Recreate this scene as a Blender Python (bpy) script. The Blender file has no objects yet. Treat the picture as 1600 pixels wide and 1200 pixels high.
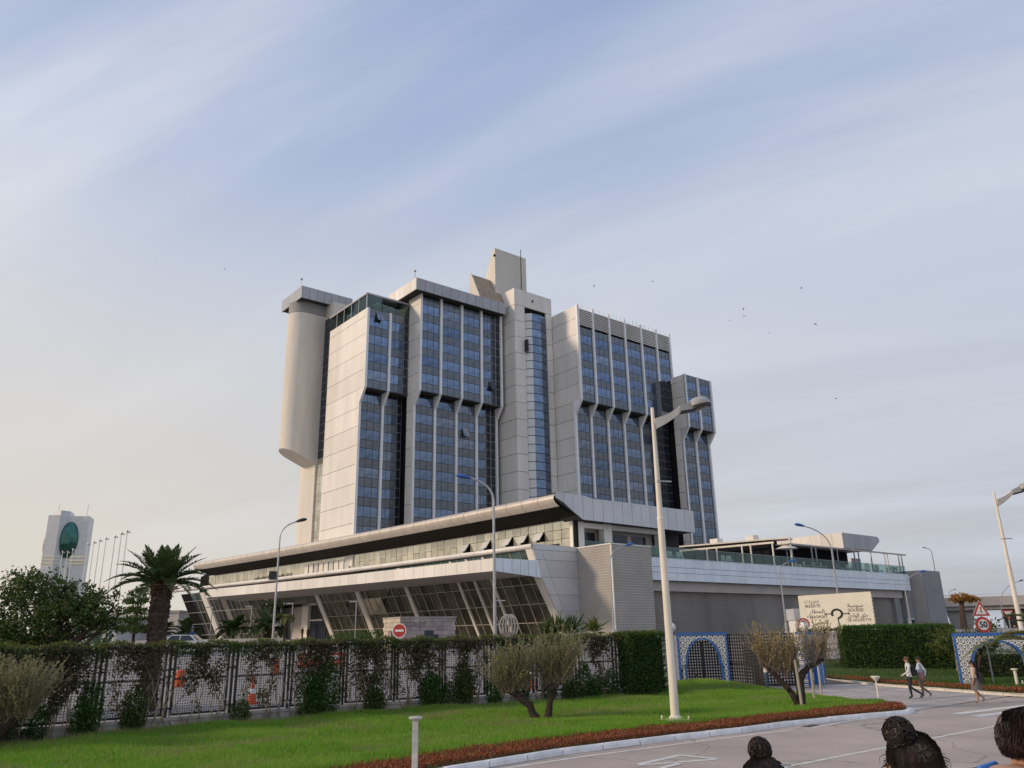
import bpy, bmesh, math, random
import numpy as np
from mathutils import Vector, Matrix, Euler
random.seed(7); rng = np.random.default_rng(7)
S = bpy.context.scene; COL = S.collection
rad = math.radians
# ------------------------------------------------------------------ camera
PITCH, ROLL, EYE = rad(17.7), rad(1.1), 3.0
Fv = Vector((0, math.cos(PITCH), math.sin(PITCH))); U0 = Vector((0, -math.sin(PITCH), math.cos(PITCH)))
Rv = Vector((1, 0, 0)) * math.cos(ROLL) - U0 * math.sin(ROLL); Uv = U0 * math.cos(ROLL) + Vector((1, 0, 0)) * math.sin(ROLL)
cd = bpy.data.cameras.new('camera'); cam = bpy.data.objects.new('camera', cd); COL.objects.link(cam)
cam.matrix_world = Matrix(((Rv.x, Uv.x, -Fv.x, 0), (Rv.y, Uv.y, -Fv.y, 0), (Rv.z, Uv.z, -Fv.z, EYE), (0, 0, 0, 1)))
cd.sensor_width = 36; cd.lens = 36 * 1240 / 1600; cd.clip_end = 6000; cd.clip_start = .1
S.camera = cam
# ------------------------------------------------------------------ sky and sun
SUN_AZ, SUN_EL = rad(-104), rad(24)      # azimuth measured from +Y towards +X
sundir = Vector((math.sin(SUN_AZ) * math.cos(SUN_EL), math.cos(SUN_AZ) * math.cos(SUN_EL), math.sin(SUN_EL)))
W = bpy.data.worlds.new('World'); S.world = W; W.use_nodes = True
nt = W.node_tree; N = nt.nodes; L = nt.links
bg = N['Background']; bg.inputs['Strength'].default_value = .12
def nn(t, **k):
    n = N.new(t)
    for a, v in k.items(): setattr(n, a, v)
    return n
def math_(op, a, b=None, clamp=False):
    n = nn('ShaderNodeMath', operation=op, use_clamp=clamp)
    for i, x in enumerate((a, b)):
        if x is None: continue
        if isinstance(x, (int, float)): n.inputs[i].default_value = x
        else: L.new(x, n.inputs[i])
    return n.outputs[0]
def mixc(f, a, b):
    n = nn('ShaderNodeMix', data_type='RGBA', clamp_factor=True)
    for i, x in ((0, f), (6, a), (7, b)):
        if isinstance(x, (int, float)): n.inputs[i].default_value = x
        elif isinstance(x, tuple): n.inputs[i].default_value = (*x, 1)
        else: L.new(x, n.inputs[i])
    return n.outputs[2]
sky = nn('ShaderNodeTexSky', sky_type='NISHITA', sun_disc=False, sun_elevation=SUN_EL, sun_rotation=SUN_AZ % (2 * math.pi), air_density=1.2, dust_density=2.5, ozone_density=2.0)
tc = nn('ShaderNodeTexCoord'); sep = nn('ShaderNodeSeparateXYZ'); L.new(tc.outputs['Generated'], sep.inputs[0])
X, Y, Z = sep.outputs
zc = math_('MAXIMUM', Z, 0.0)
# veil of high cloud: paler near the horizon, warm towards the sun
ramp = nn('ShaderNodeValToRGB'); L.new(zc, ramp.inputs[0])
SKYK = 1 / .12
cr = ramp.color_ramp; cr.elements[0].position = 0; cr.elements[0].color = (.40, .40, .42, 1); cr.elements[1].position = 1; cr.elements[1].color = (.20, .275, .47, 1)
for p, c in ((.12, (.47, .47, .485, 1)), (.28, (.485, .505, .565, 1)), (.42, (.425, .475, .58, 1)), (.55, (.325, .39, .55, 1)), (.68, (.265, .335, .515, 1))):
    e = cr.elements.new(p); e.color = c
# streaked cirrus laid out on a flat cloud deck
den = math_('ADD', zc, .22)
cmb = nn('ShaderNodeCombineXYZ'); L.new(math_('DIVIDE', X, den), cmb.inputs[0]); L.new(math_('DIVIDE', Y, den), cmb.inputs[1])
mp = nn('ShaderNodeMapping', vector_type='TEXTURE'); mp.inputs['Rotation'].default_value = (0, 0, rad(-27)); mp.inputs['Scale'].default_value = (2.6, .62, 1); mp.inputs['Location'].default_value = (.35, .32, 0)
L.new(cmb.outputs[0], mp.inputs[0])
n1 = nn('ShaderNodeTexNoise'); n1.inputs['Scale'].default_value = 1.0; n1.inputs['Detail'].default_value = 5; n1.inputs['Roughness'].default_value = .48; n1.inputs['Distortion'].default_value = .5
L.new(mp.outputs[0], n1.inputs['Vector'])
mp2 = nn('ShaderNodeMapping', vector_type='TEXTURE'); mp2.inputs['Rotation'].default_value = (0, 0, rad(-33)); mp2.inputs['Scale'].default_value = (1.5, .26, 1)
L.new(cmb.outputs[0], mp2.inputs[0])
n2 = nn('ShaderNodeTexNoise'); n2.inputs['Scale'].default_value = 1.5; n2.inputs['Detail'].default_value = 6; n2.inputs['Roughness'].default_value = .55
L.new(mp2.outputs[0], n2.inputs['Vector'])
mr = nn('ShaderNodeMapRange', interpolation_type='SMOOTHSTEP'); mr.inputs[1].default_value = .40; mr.inputs[2].default_value = .66; mr.inputs[4].default_value = .8
L.new(n1.outputs['Fac'], mr.inputs[0])
mr2 = nn('ShaderNodeMapRange', interpolation_type='SMOOTHSTEP'); mr2.inputs[1].default_value = .48; mr2.inputs[2].default_value = .75; mr2.inputs[4].default_value = .2
L.new(n2.outputs['Fac'], mr2.inputs[0])
cl = math_('ADD', mr.outputs[0], mr2.outputs[0], True)
veil = mixc(cl, ramp.outputs[0], (.58, .605, .66))
dsun = math_('ADD', math_('MULTIPLY', X, math.sin(SUN_AZ)), math_('MULTIPLY', Y, math.cos(SUN_AZ)))
low = math_('SUBTRACT', 1.0, math_('MULTIPLY', zc, 1.9), True)
warm = math_('MULTIPLY', math_('MULTIPLY', math_('ADD', dsun, .72, True), low, True), .95, True)
veil = mixc(warm, veil, (.60, .55, .47))
darkr = math_('MULTIPLY', math_('MULTIPLY', math_('SUBTRACT', 0.15, dsun, True), math_('SUBTRACT', 1.0, math_('MULTIPLY', zc, 1.2), True)), .5, True)
veil = mixc(darkr, veil, (.30, .335, .42))
scl = nn('ShaderNodeVectorMath', operation='SCALE'); scl.inputs[3].default_value = SKYK; L.new(veil, scl.inputs[0])
skyout = mixc(.93, sky.outputs[0], scl.outputs[0])
L.new(skyout, bg.inputs['Color'])
sl = bpy.data.lights.new('sun', 'SUN'); sl.energy = 1.85; sl.angle = rad(7); sl.color = (1, .76, .52)
so = bpy.data.objects.new('sun', sl); COL.objects.link(so); so.rotation_euler = (-sundir).to_track_quat('-Z', 'Y').to_euler()
S.view_settings.view_transform = 'Standard'; S.view_settings.look = 'None'; S.view_settings.exposure = .36; S.view_settings.gamma = 1; S.view_settings.use_curve_mapping = False
S.cycles.max_bounces = 6; S.cycles.transparent_max_bounces = 12

# ------------------------------------------------------------------ materials
def pmat(name, col, rough=.6, metal=0., var=.12, scale=3., col2=None, island=0., orand=0., bump=0., bscale=None, spec=.5, stretch=(1, 1, 1), emit=None, trans=False, detail=4):
    m = bpy.data.materials.new(name); m.use_nodes = True
    t = m.node_tree; n = t.nodes; l = t.links; b = n['Principled BSDF']
    b.inputs['Roughness'].default_value = rough; b.inputs['Metallic'].default_value = metal; b.inputs['Specular IOR Level'].default_value = spec
    co = n.new('ShaderNodeTexCoord'); mpn = n.new('ShaderNodeMapping'); mpn.inputs['Scale'].default_value = stretch
    l.new(co.outputs['Object'], mpn.inputs[0])
    nz = n.new('ShaderNodeTexNoise'); nz.inputs['Scale'].default_value = scale; nz.inputs['Detail'].default_value = detail; nz.inputs['Roughness'].default_value = .6
    l.new(mpn.outputs[0], nz.inputs['Vector'])
    mx = n.new('ShaderNodeMix'); mx.data_type = 'RGBA'
    c2 = col2 or tuple(c * (1 - 2 * var) for c in col)
    c1 = col if col2 else tuple(min(1, c * (1 + var)) for c in col)
    mx.inputs[6].default_value = (*c1, 1); mx.inputs[7].default_value = (*c2, 1)
    r = n.new('ShaderNodeMapRange'); r.inputs[1].default_value = .3; r.inputs[2].default_value = .7
    l.new(nz.outputs['Fac'], r.inputs[0]); l.new(r.outputs[0], mx.inputs[0]); out = mx.outputs[2]
    for amt, node, sock in ((island, 'ShaderNodeNewGeometry', 'Random Per Island'), (orand, 'ShaderNodeObjectInfo', 'Random')):
        if amt:
            g = n.new(node); mm = n.new('ShaderNodeMapRange'); mm.inputs[3].default_value = 1 - amt; mm.inputs[4].default_value = 1 + amt
            l.new(g.outputs[sock], mm.inputs[0]); vm = n.new('ShaderNodeVectorMath'); vm.operation = 'SCALE'
            l.new(out, vm.inputs[0]); l.new(mm.outputs[0], vm.inputs[3]); out = vm.outputs[0]
    l.new(out, b.inputs['Base Color'])
    if bump:
        nb = n.new('ShaderNodeTexNoise'); nb.inputs['Scale'].default_value = bscale or scale * 6; nb.inputs['Detail'].default_value = 3; l.new(mpn.outputs[0], nb.inputs['Vector'])
        bp = n.new('ShaderNodeBump'); bp.inputs['Strength'].default_value = bump; bp.inputs['Distance'].default_value = .05
        l.new(nb.outputs['Fac'], bp.inputs['Height']); l.new(bp.outputs[0], b.inputs['Normal'])
    if emit: b.inputs['Emission Color'].default_value = (*emit, 1); b.inputs['Emission Strength'].default_value = 1
    if trans:
        tr = n.new('ShaderNodeBsdfTranslucent'); l.new(out, tr.inputs[0]); ms = n.new('ShaderNodeMixShader'); ms.inputs[0].default_value = .3
        l.new(b.outputs[0], ms.inputs[1]); l.new(tr.outputs[0], ms.inputs[2]); l.new(ms.outputs[0], n['Material Output'].inputs[0])
    return m
def leafmat(name, cols, rough=.55, trans=True):
    m = bpy.data.materials.new(name); m.use_nodes = True
    t = m.node_tree; n = t.nodes; l = t.links; b = n['Principled BSDF']; b.inputs['Roughness'].default_value = rough; b.inputs['Specular IOR Level'].default_value = .3
    g = n.new('ShaderNodeNewGeometry'); r = n.new('ShaderNodeValToRGB'); l.new(g.outputs['Random Per Island'], r.inputs[0])
    k = len(cols); e = r.color_ramp.elements
    e[0].position = 0; e[0].color = (*cols[0], 1); e[1].position = 1; e[1].color = (*cols[-1], 1)
    for i in range(1, k - 1): x = e.new(i / (k - 1)); x.color = (*cols[i], 1)
    l.new(r.outputs[0], b.inputs['Base Color'])
    if trans:
        tr = n.new('ShaderNodeBsdfTranslucent'); l.new(r.outputs[0], tr.inputs[0]); ms = n.new('ShaderNodeMixShader'); ms.inputs[0].default_value = .35
        l.new(b.outputs[0], ms.inputs[1]); l.new(tr.outputs[0], ms.inputs[2]); l.new(ms.outputs[0], n['Material Output'].inputs[0])
    return m
def glassmat(name, tint, mixf=.35, rough=.03):
    m = bpy.data.materials.new(name); m.use_nodes = True
    t = m.node_tree; n = t.nodes; l = t.links; n.remove(n['Principled BSDF'])
    tr = n.new('ShaderNodeBsdfTransparent'); tr.inputs[0].default_value = (*tint, 1)
    gl = n.new('ShaderNodeBsdfGlossy'); gl.inputs['Roughness'].default_value = rough; gl.inputs[0].default_value = (.8, .95, .95, 1)
    ms = n.new('ShaderNodeMixShader'); ms.inputs[0].default_value = mixf
    l.new(tr.outputs[0], ms.inputs[1]); l.new(gl.outputs[0], ms.inputs[2]); l.new(ms.outputs[0], n['Material Output'].inputs[0])
    return m
M = {}
M['clad'] = pmat('white_cladding', (.76, .735, .70), .55, 0, .085, .22, orand=.05, bump=.04, bscale=8, stretch=(1, 1, .22))
M['pillar'] = pmat('white_pillar', (.82, .84, .87), .45, 0, .04, .5)
M['render'] = pmat('painted_render', (.66, .625, .57), .65, 0, .10, .22, stretch=(1, 1, .2))
M['concrete_brown'] = pmat('rough_brown_stone', (.36, .29, .22), .8, 0, .14, .8, bump=.2)
M['win'] = pmat('blue_mirror_glass', (.18, .25, .38), .08, .9, .15, .9, orand=.1, bump=.012, bscale=.5)
M['span'] = pmat('grey_spandrel', (.155, .18, .22), .22, .5, .1, .7, orand=.08, island=.06)
M['span_low'] = pmat('brown_grey_spandrel', (.15, .16, .18), .25, .5, .1, .7, orand=.08, island=.06)
M['win_low'] = pmat('slate_mirror_glass', (.165, .215, .30), .09, .88, .15, .9, orand=.1, bump=.012, bscale=.5)
M['dark'] = pmat('dark_joint', (.018, .018, .02), .9, 0, .1, 2, spec=.03)
M['darkglass'] = pmat('black_glass', (.03, .036, .05), .08, .3, .2, 1.2, island=.5, spec=.6)
M['joint_grey'] = pmat('window_joint', (.045, .05, .058), .6, 0, .1, 2)
M['mull'] = pmat('pale_mullion', (.30, .31, .33), .4, .3)
M['eave_shade'] = pmat('shaded_eave_soffit', (.02, .018, .016), .7, 0, .1, .5, spec=.05)  # near black stands in for the shade under the rolled eave
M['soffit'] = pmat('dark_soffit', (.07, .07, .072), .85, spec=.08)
M['alu'] = pmat('aluminium_panel', (.60, .61, .64), .38, .25, .05, .5, orand=.05, bump=.02, bscale=3)
M['alublue'] = pmat('pale_blue_panel', (.76, .82, .90), .35, .1, .05, .6, orand=.04, bump=.02, bscale=3)
M['eave'] = pmat('rolled_metal_eave', (.62, .56, .49), .4, .3, .06, .6, orand=.03)
M['slabgrey'] = pmat('grey_roof_panel', (.38, .39, .42), .4, .3, .05, .6, orand=.06)
M['gold'] = pmat('bronze_glass', (.58, .545, .45), .14, .75, .12, .6, orand=.16, bump=.02, bscale=.7)
M['greenglass'] = pmat('green_dark_glass', (.15, .155, .125), .06, .75, .35, .35, orand=.35, bump=.02, bscale=.6)
M['tealglass'] = pmat('teal_glass', (.12, .20, .19), .06, .5, .2, .5, orand=.2)
M['white'] = pmat('white_paint', (.74, .73, .70), .5, 0, .05, 2)
M['lampwhite'] = pmat('lamp_post_paint', (.76, .71, .62), .45, 0, .09, 1.2, stretch=(3, 3, .5))
M['bollard'] = pmat('bollard_grey_paint', (.52, .52, .49), .6, 0, .15, 4)
M['lampgrey'] = pmat('galvanised_steel', (.42, .43, .45), .4, .5, .08, 3)
M['blue'] = pmat('blue_paint', (.02, .10, .38), .4, 0, .1, 3)
M['lens'] = pmat('lamp_lens', (.30, .28, .25), .2, 0, .2, 12)
M['black'] = pmat('black_paint', (.014, .014, .016), .45, 0, .1, 5)
M['ribwall'] = pmat('ribbed_grey_cladding', (.47, .45, .42), .5, .1, .06, .3)
M['ribwall_dark'] = pmat('ribbed_dark_cladding', (.285, .262, .24), .55, .1, .13, .25, stretch=(1, 1, .12))
M['beam'] = pmat('taupe_beam', (.45, .415, .39), .6, 0, .06, .5)
M['lampdark'] = pmat('lamp_hood', (.40, .40, .39), .4, .1, .08, 4)
M['pier'] = pmat('pier_render', (.27, .275, .285), .7, 0, .08, .3, bump=.05)
M['railglass'] = glassmat('railing_glass', (.62, .72, .70), .08)
M['asphalt'] = pmat('asphalt', (.44, .375, .33), .85, 0, .1, .35, bump=.35, bscale=60, detail=8)
M['line'] = pmat('road_marking', (.66, .65, .62), .7, 0, .12, 4, bump=.1)
M['kerb'] = pmat('painted_kerb', (.78, .78, .79), .7, 0, .1, 3, orand=.06, bump=.15)
M['kerbwhite'] = pmat('white_kerb', (.78, .74, .66), .7, 0, .08, 2, orand=.05)
M['paver'] = pmat('stone_slab', (.42, .375, .35), .75, 0, .1, 2.5, orand=.13, bump=.15)
M['joint'] = pmat('slab_joint', (.075, .07, .065), .9)
M['lot'] = pmat('car_park_concrete', (.26, .25, .245), .85, 0, .1, .4, bump=.1)
M['earth'] = pmat('dry_ground', (.16, .135, .085), .95, 0, .2, .05)
M['soil'] = pmat('lawn_soil', (.045, .075, .018), .95, 0, .3, 1.2, col2=(.09, .11, .03))
M['redsoil'] = pmat('bed_soil', (.06, .035, .025), .95, 0, .2, 4)
M['concrete'] = pmat('old_concrete', (.36, .34, .32), .85, 0, .14, 1.6, bump=.3, bscale=12)
M['bark'] = pmat('bark', (.085, .06, .045), .9, 0, .3, 9, bump=.8, bscale=25, stretch=(1, 1, .35))
M['barkdark'] = pmat('dark_bark', (.05, .035, .028), .95, 0, .3, 9, bump=.8, bscale=25)
M['twig'] = pmat('twig', (.30, .24, .17), .9, 0, .3, 6)
M['palmtrunk'] = pmat('palm_trunk', (.085, .058, .045), .95, 0, .3, 9, bump=.9, bscale=18)
M['wood'] = pmat('weathered_stake', (.42, .37, .30), .8, 0, .15, 6, stretch=(1, 1, .2))
M['grass'] = leafmat('grass_blades', [(.10, .26, .014), (.15, .38, .022), (.19, .45, .03), (.13, .32, .018), (.26, .42, .05), (.30, .33, .09)], .5)
M['grass_pale'] = leafmat('grass_blades_pale', [(.22, .40, .04), (.28, .43, .06), (.34, .40, .11), (.18, .38, .03)], .55)
M['straw'] = leafmat('dry_grass', [(.34, .30, .14), (.26, .27, .10), (.42, .38, .2)], .7)
M['grassdark'] = leafmat('grass_dark', [(.04, .10, .015), (.06, .14, .02), (.08, .16, .025)], .6)
M['red'] = leafmat('red_groundcover', [(.24, .06, .035), (.34, .10, .05), (.17, .075, .035), (.42, .15, .07), (.13, .14, .04)], .6)
M['leafdark'] = leafmat('dark_leaves', [(.035, .065, .018), (.06, .11, .028), (.09, .15, .035), (.05, .09, .022), (.17, .14, .055)])
M['leafgreen'] = leafmat('green_leaves', [(.03, .08, .016), (.06, .145, .028), (.04, .105, .02), (.095, .18, .035)])
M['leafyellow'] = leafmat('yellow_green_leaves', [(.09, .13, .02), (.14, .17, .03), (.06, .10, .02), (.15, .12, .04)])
M['leafbrown'] = leafmat('brown_leaves', [(.105, .075, .05), (.06, .09, .03), (.15, .10, .07), (.045, .075, .022), (.18, .115, .09), (.08, .105, .04), (.085, .058, .052)])
M['olive'] = leafmat('olive_leaves', [(.25, .255, .12), (.34, .32, .17), (.19, .21, .095), (.38, .33, .19)])
M['rust'] = leafmat('rusty_leaves', [(.42, .33, .17), (.50, .36, .17), (.33, .29, .15), (.44, .38, .21)])
M['orange_leaf'] = leafmat('orange_blossom', [(.40, .16, .03), (.45, .25, .06), (.12, .10, .03)])
M['palmleaf'] = leafmat('palm_leaves', [(.035, .062, .022), (.06, .10, .03), (.045, .08, .022), (.085, .12, .042)])
M['palmolive'] = leafmat('olive_palm_leaves', [(.15, .17, .05), (.22, .23, .08), (.11, .14, .04)])
M['drybase'] = leafmat('dry_frond_bases', [(.16, .09, .04), (.22, .12, .05), (.10, .06, .03)])

# more windows: curtains drawn, or rooms dark behind the glass
M['win_b'] = pmat('blue_mirror_glass_curtain', (.215, .275, .375), .12, .8, .2, .9, orand=.12); M['win_c'] = pmat('blue_mirror_glass_dark', (.145, .21, .335), .06, .9, .2, .9, orand=.12)
M['win_low_b'] = pmat('slate_mirror_glass_curtain', (.19, .225, .285), .14, .8, .2, .9, orand=.12); M['win_low_c'] = pmat('slate_mirror_glass_dark', (.135, .18, .255), .07, .88, .2, .9, orand=.12)
def wear_asphalt(m):     # cracks, tyre polish and patched areas
    t = m.node_tree; n = t.nodes; l = t.links; b = n['Principled BSDF']; src = b.inputs['Base Color'].links[0].from_socket
    co = n.new('ShaderNodeTexCoord'); nz = n.new('ShaderNodeTexNoise'); nz.inputs['Scale'].default_value = .55; nz.inputs['Detail'].default_value = 6; l.new(co.outputs['Object'], nz.inputs['Vector'])
    ad = n.new('ShaderNodeMix'); ad.data_type = 'RGBA'; ad.blend_type = 'LINEAR_LIGHT'; ad.inputs[0].default_value = .9; l.new(co.outputs['Object'], ad.inputs[6]); l.new(nz.outputs['Color'], ad.inputs[7])
    v = n.new('ShaderNodeTexVoronoi'); v.feature = 'DISTANCE_TO_EDGE'; v.inputs['Scale'].default_value = .17; l.new(ad.outputs[2], v.inputs['Vector'])
    r = n.new('ShaderNodeMapRange'); r.inputs[1].default_value = .002; r.inputs[2].default_value = .007; r.inputs[3].default_value = .62; r.inputs[4].default_value = 1; l.new(v.outputs['Distance'], r.inputs[0])
    n2 = n.new('ShaderNodeTexNoise'); n2.inputs['Scale'].default_value = .16; n2.inputs['Detail'].default_value = 5; l.new(co.outputs['Object'], n2.inputs['Vector'])
    r2 = n.new('ShaderNodeMapRange'); r2.inputs[1].default_value = .35; r2.inputs[2].default_value = .65; r2.inputs[3].default_value = .84; r2.inputs[4].default_value = 1.07; l.new(n2.outputs['Fac'], r2.inputs[0])
    n3 = n.new('ShaderNodeTexNoise'); n3.inputs['Scale'].default_value = 2.2; n3.inputs['Detail'].default_value = 3; l.new(co.outputs['Object'], n3.inputs['Vector'])
    r3 = n.new('ShaderNodeMapRange'); r3.inputs[1].default_value = .68; r3.inputs[2].default_value = .76; r3.inputs[3].default_value = 1; r3.inputs[4].default_value = .8; l.new(n3.outputs['Fac'], r3.inputs[0])
    m1 = n.new('ShaderNodeMath'); m1.operation = 'MULTIPLY'; l.new(r.outputs[0], m1.inputs[0]); l.new(r2.outputs[0], m1.inputs[1]); m2 = n.new('ShaderNodeMath'); m2.operation = 'MULTIPLY'; l.new(m1.outputs[0], m2.inputs[0]); l.new(r3.outputs[0], m2.inputs[1])
    sc = n.new('ShaderNodeVectorMath'); sc.operation = 'SCALE'; l.new(src, sc.inputs[0]); l.new(m2.outputs[0], sc.inputs[3]); l.new(sc.outputs[0], b.inputs['Base Color'])
wear_asphalt(M['asphalt'])
# ------------------------------------------------------------------ mesh helpers
class MB:
    def __init__(s): s.v = []; s.f = []; s.m = []
    def add(s, vs, fs, mi=0):
        o = len(s.v); s.v.extend(tuple(x) for x in vs); s.f.extend(tuple(i + o for i in f) for f in fs); s.m.extend([mi] * len(fs)); return s
    def box(s, x0, x1, y0, y1, z0, z1, mi=0):
        return s.add([(x0, y0, z0), (x1, y0, z0), (x1, y1, z0), (x0, y1, z0), (x0, y0, z1), (x1, y0, z1), (x1, y1, z1), (x0, y1, z1)],
                     [(0, 3, 2, 1), (4, 5, 6, 7), (0, 1, 5, 4), (1, 2, 6, 5), (2, 3, 7, 6), (3, 0, 4, 7)], mi)
    def extr(s, poly, axis, a, b, mi=0):
        n = len(poly)
        g = {'x': lambda u, w, t: (t, u, w), 'y': lambda u, w, t: (u, t, w), 'z': lambda u, w, t: (u, w, t)}[axis]
        vs = [g(u, w, a) for u, w in poly] + [g(u, w, b) for u, w in poly]
        return s.add(vs, [tuple(range(n))[::-1], tuple(range(n, 2 * n))] + [(i, (i + 1) % n, (i + 1) % n + n, i + n) for i in range(n)], mi)
    def bar(s, a, b, w, h=None, mi=0, up=(0, 0, 1)):
        a, b = Vector(a), Vector(b); d = (b - a).normalized(); up = Vector(up)
        if abs(d.dot(up)) > .98: up = Vector((0, 1, 0))
        x = d.cross(up).normalized() * (w / 2); y = x.cross(d).normalized() * ((h or w) / 2)
        vs = [a - x - y, a + x - y, a + x + y, a - x + y, b - x - y, b + x - y, b + x + y, b - x + y]
        return s.add(vs, [(0, 3, 2, 1), (4, 5, 6, 7), (0, 1, 5, 4), (1, 2, 6, 5), (2, 3, 7, 6), (3, 0, 4, 7)], mi)
    def tube(s, pts, rs, n=8, mi=0, cap=True):
        pts = [Vector(p) for p in pts]
        if isinstance(rs, (int, float)): rs = [rs] * len(pts)
        vs = []; ref = None
        for i, p in enumerate(pts):
            d = (pts[min(i + 1, len(pts) - 1)] - pts[max(i - 1, 0)])
            d = d.normalized() if d.length > 1e-9 else Vector((0, 0, 1))
            if ref is None: ref = Vector((1, 0, 0)) if abs(d.x) < .8 else Vector((0, 1, 0))
            x = (ref - d * ref.dot(d)).normalized(); ref = x; y = d.cross(x)
            for k in range(n):
                a = 2 * math.pi * k / n; vs.append(p + (x * math.cos(a) + y * math.sin(a)) * rs[i])
        fs = []
        for i in range(len(pts) - 1):
            for k in range(n):
                k2 = (k + 1) % n; fs.append((i * n + k, i * n + k2, (i + 1) * n + k2, (i + 1) * n + k))
        if cap: fs.append(tuple(range(n))[::-1]); fs.append(tuple((len(pts) - 1) * n + k for k in range(n)))
        return s.add(vs, fs, mi)
    def lathe(s, prof, n=16, c=(0, 0, 0), mi=0):
        vs = []; fs = []
        for r, z in prof:
            for k in range(n): a = 2 * math.pi * k / n; vs.append((c[0] + r * math.cos(a), c[1] + r * math.sin(a), c[2] + z))
        for i in range(len(prof) - 1):
            for k in range(n): k2 = (k + 1) % n; fs.append((i * n + k, i * n + k2, (i + 1) * n + k2, (i + 1) * n + k))
        fs.append(tuple(range(n))[::-1]); fs.append(tuple((len(prof) - 1) * n + k for k in range(n)))
        return s.add(vs, fs, mi)
    def ball(s, c, r, n=16, m=10, mi=0):
        rx, ry, rz = r if isinstance(r, tuple) else (r, r, r)
        vs = [(c[0], c[1], c[2] - rz)]; fs = []
        for i in range(1, m):
            t = math.pi * i / m
            for k in range(n): a = 2 * math.pi * k / n; vs.append((c[0] + rx * math.sin(t) * math.cos(a), c[1] + ry * math.sin(t) * math.sin(a), c[2] - rz * math.cos(t)))
        vs.append((c[0], c[1], c[2] + rz))
        for k in range(n):
            k2 = (k + 1) % n; fs.append((0, 1 + k2, 1 + k)); top = len(vs) - 1; o = 1 + (m - 2) * n; fs.append((top, o + k, o + k2))
            for i in range(m - 2): a = 1 + i * n; fs.append((a + k, a + k2, a + n + k2, a + n + k))
        return s.add(vs, fs, mi)
    def mesh(s, name, mats, smooth=False):
        me = bpy.data.meshes.new(name); me.from_pydata([tuple(x) for x in s.v], [], s.f)
        for x in (mats if isinstance(mats, (list, tuple)) else [mats]): me.materials.append(x)
        if any(s.m): me.polygons.foreach_set('material_index', s.m)
        if len(s.f) < 30000:
            bm = bmesh.new(); bm.from_mesh(me); bmesh.ops.recalc_face_normals(bm, faces=bm.faces); bm.to_mesh(me); bm.free()
        if smooth: me.polygons.foreach_set('use_smooth', [True] * len(me.polygons)); me.set_sharp_from_angle(angle=rad(38))
        me.update(); return me
    def build(s, name, mats, parent=None, smooth=False, loc=None, **k):
        return link(name, s.mesh(name, mats, smooth), parent, loc, **k)
def link(name, me, parent=None, loc=None, rotz=None, **k):
    o = bpy.data.objects.new(name, me); COL.objects.link(o)
    if parent: o.parent = parent
    if loc is not None: o.location = loc
    if rotz is not None: o.rotation_euler = (0, 0, rotz)
    for a, v in k.items(): o[a] = v
    return o
def empty(name, loc=(0, 0, 0), rotz=0, **k):
    return link(name, None, None, loc, rotz, **k)
def npmesh(name, V, F, mats, smooth=False, nv=4):
    me = bpy.data.meshes.new(name); V = np.asarray(V, np.float32); F = np.asarray(F, np.int32)
    me.vertices.add(len(V)); me.vertices.foreach_set('co', V.ravel()); me.loops.add(F.size); me.loops.foreach_set('vertex_index', F.ravel())
    me.polygons.add(len(F)); me.polygons.foreach_set('loop_start', np.arange(0, F.size, nv, dtype=np.int32)); me.polygons.foreach_set('loop_total', np.full(len(F), nv, np.int32))
    for x in (mats if isinstance(mats, (list, tuple)) else [mats]): me.materials.append(x)
    if smooth: me.polygons.foreach_set('use_smooth', np.ones(len(F), bool))
    me.update(calc_edges=True); me.validate(); return me
def leaves(P, size, aspect=.5, up=0., jit=.5, dirs=None):
    """one bent-free rhombus leaf per point, random orientation; returns V,F"""
    n = len(P); P = np.asarray(P)
    d = rng.normal(size=(n, 3)) if dirs is None else dirs + rng.normal(size=(n, 3)) * jit
    d[:, 2] += up; d /= np.linalg.norm(d, axis=1)[:, None] + 1e-9
    r = rng.normal(size=(n, 3)); w = np.cross(d, r); w /= np.linalg.norm(w, axis=1)[:, None] + 1e-9
    s = size * rng.uniform(.6, 1.3, (n, 1)); a = d * s; b = w * s * aspect * .5
    V = np.stack([P, P + a * .45 + b, P + a, P + a * .45 - b], 1).reshape(-1, 3)
    return V, np.arange(4 * n).reshape(n, 4)
def cloud(c, r, n, shell=.55):
    d = rng.normal(size=(n, 3)); d /= np.linalg.norm(d, axis=1)[:, None]
    t = rng.uniform(shell ** 3, 1, (n, 1)) ** (1 / 3)
    return np.asarray(c) + d * t * np.asarray(r)
def label(o, lab, cat, group=None):
    o['label'] = lab; o['category'] = cat
    if group: o['group'] = group
    return o
def copy_tree(o, parent=None):
    c = o.copy(); COL.objects.link(c)
    if parent: c.parent = parent
    for ch in list(o.children): copy_tree(ch, c)
    return c
ORD = ['first', 'second', 'third', 'fourth', 'fifth', 'sixth', 'seventh', 'eighth', 'ninth', 'tenth', 'eleventh', 'twelfth', 'thirteenth', 'fourteenth', 'fifteenth', 'sixteenth']
def sstep(a, b, x): t = min(1, max(0, (x - a) / (b - a))); return t * t * (3 - 2 * t)
def zg(y): return 2.9 * sstep(50, 82, y)
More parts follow.
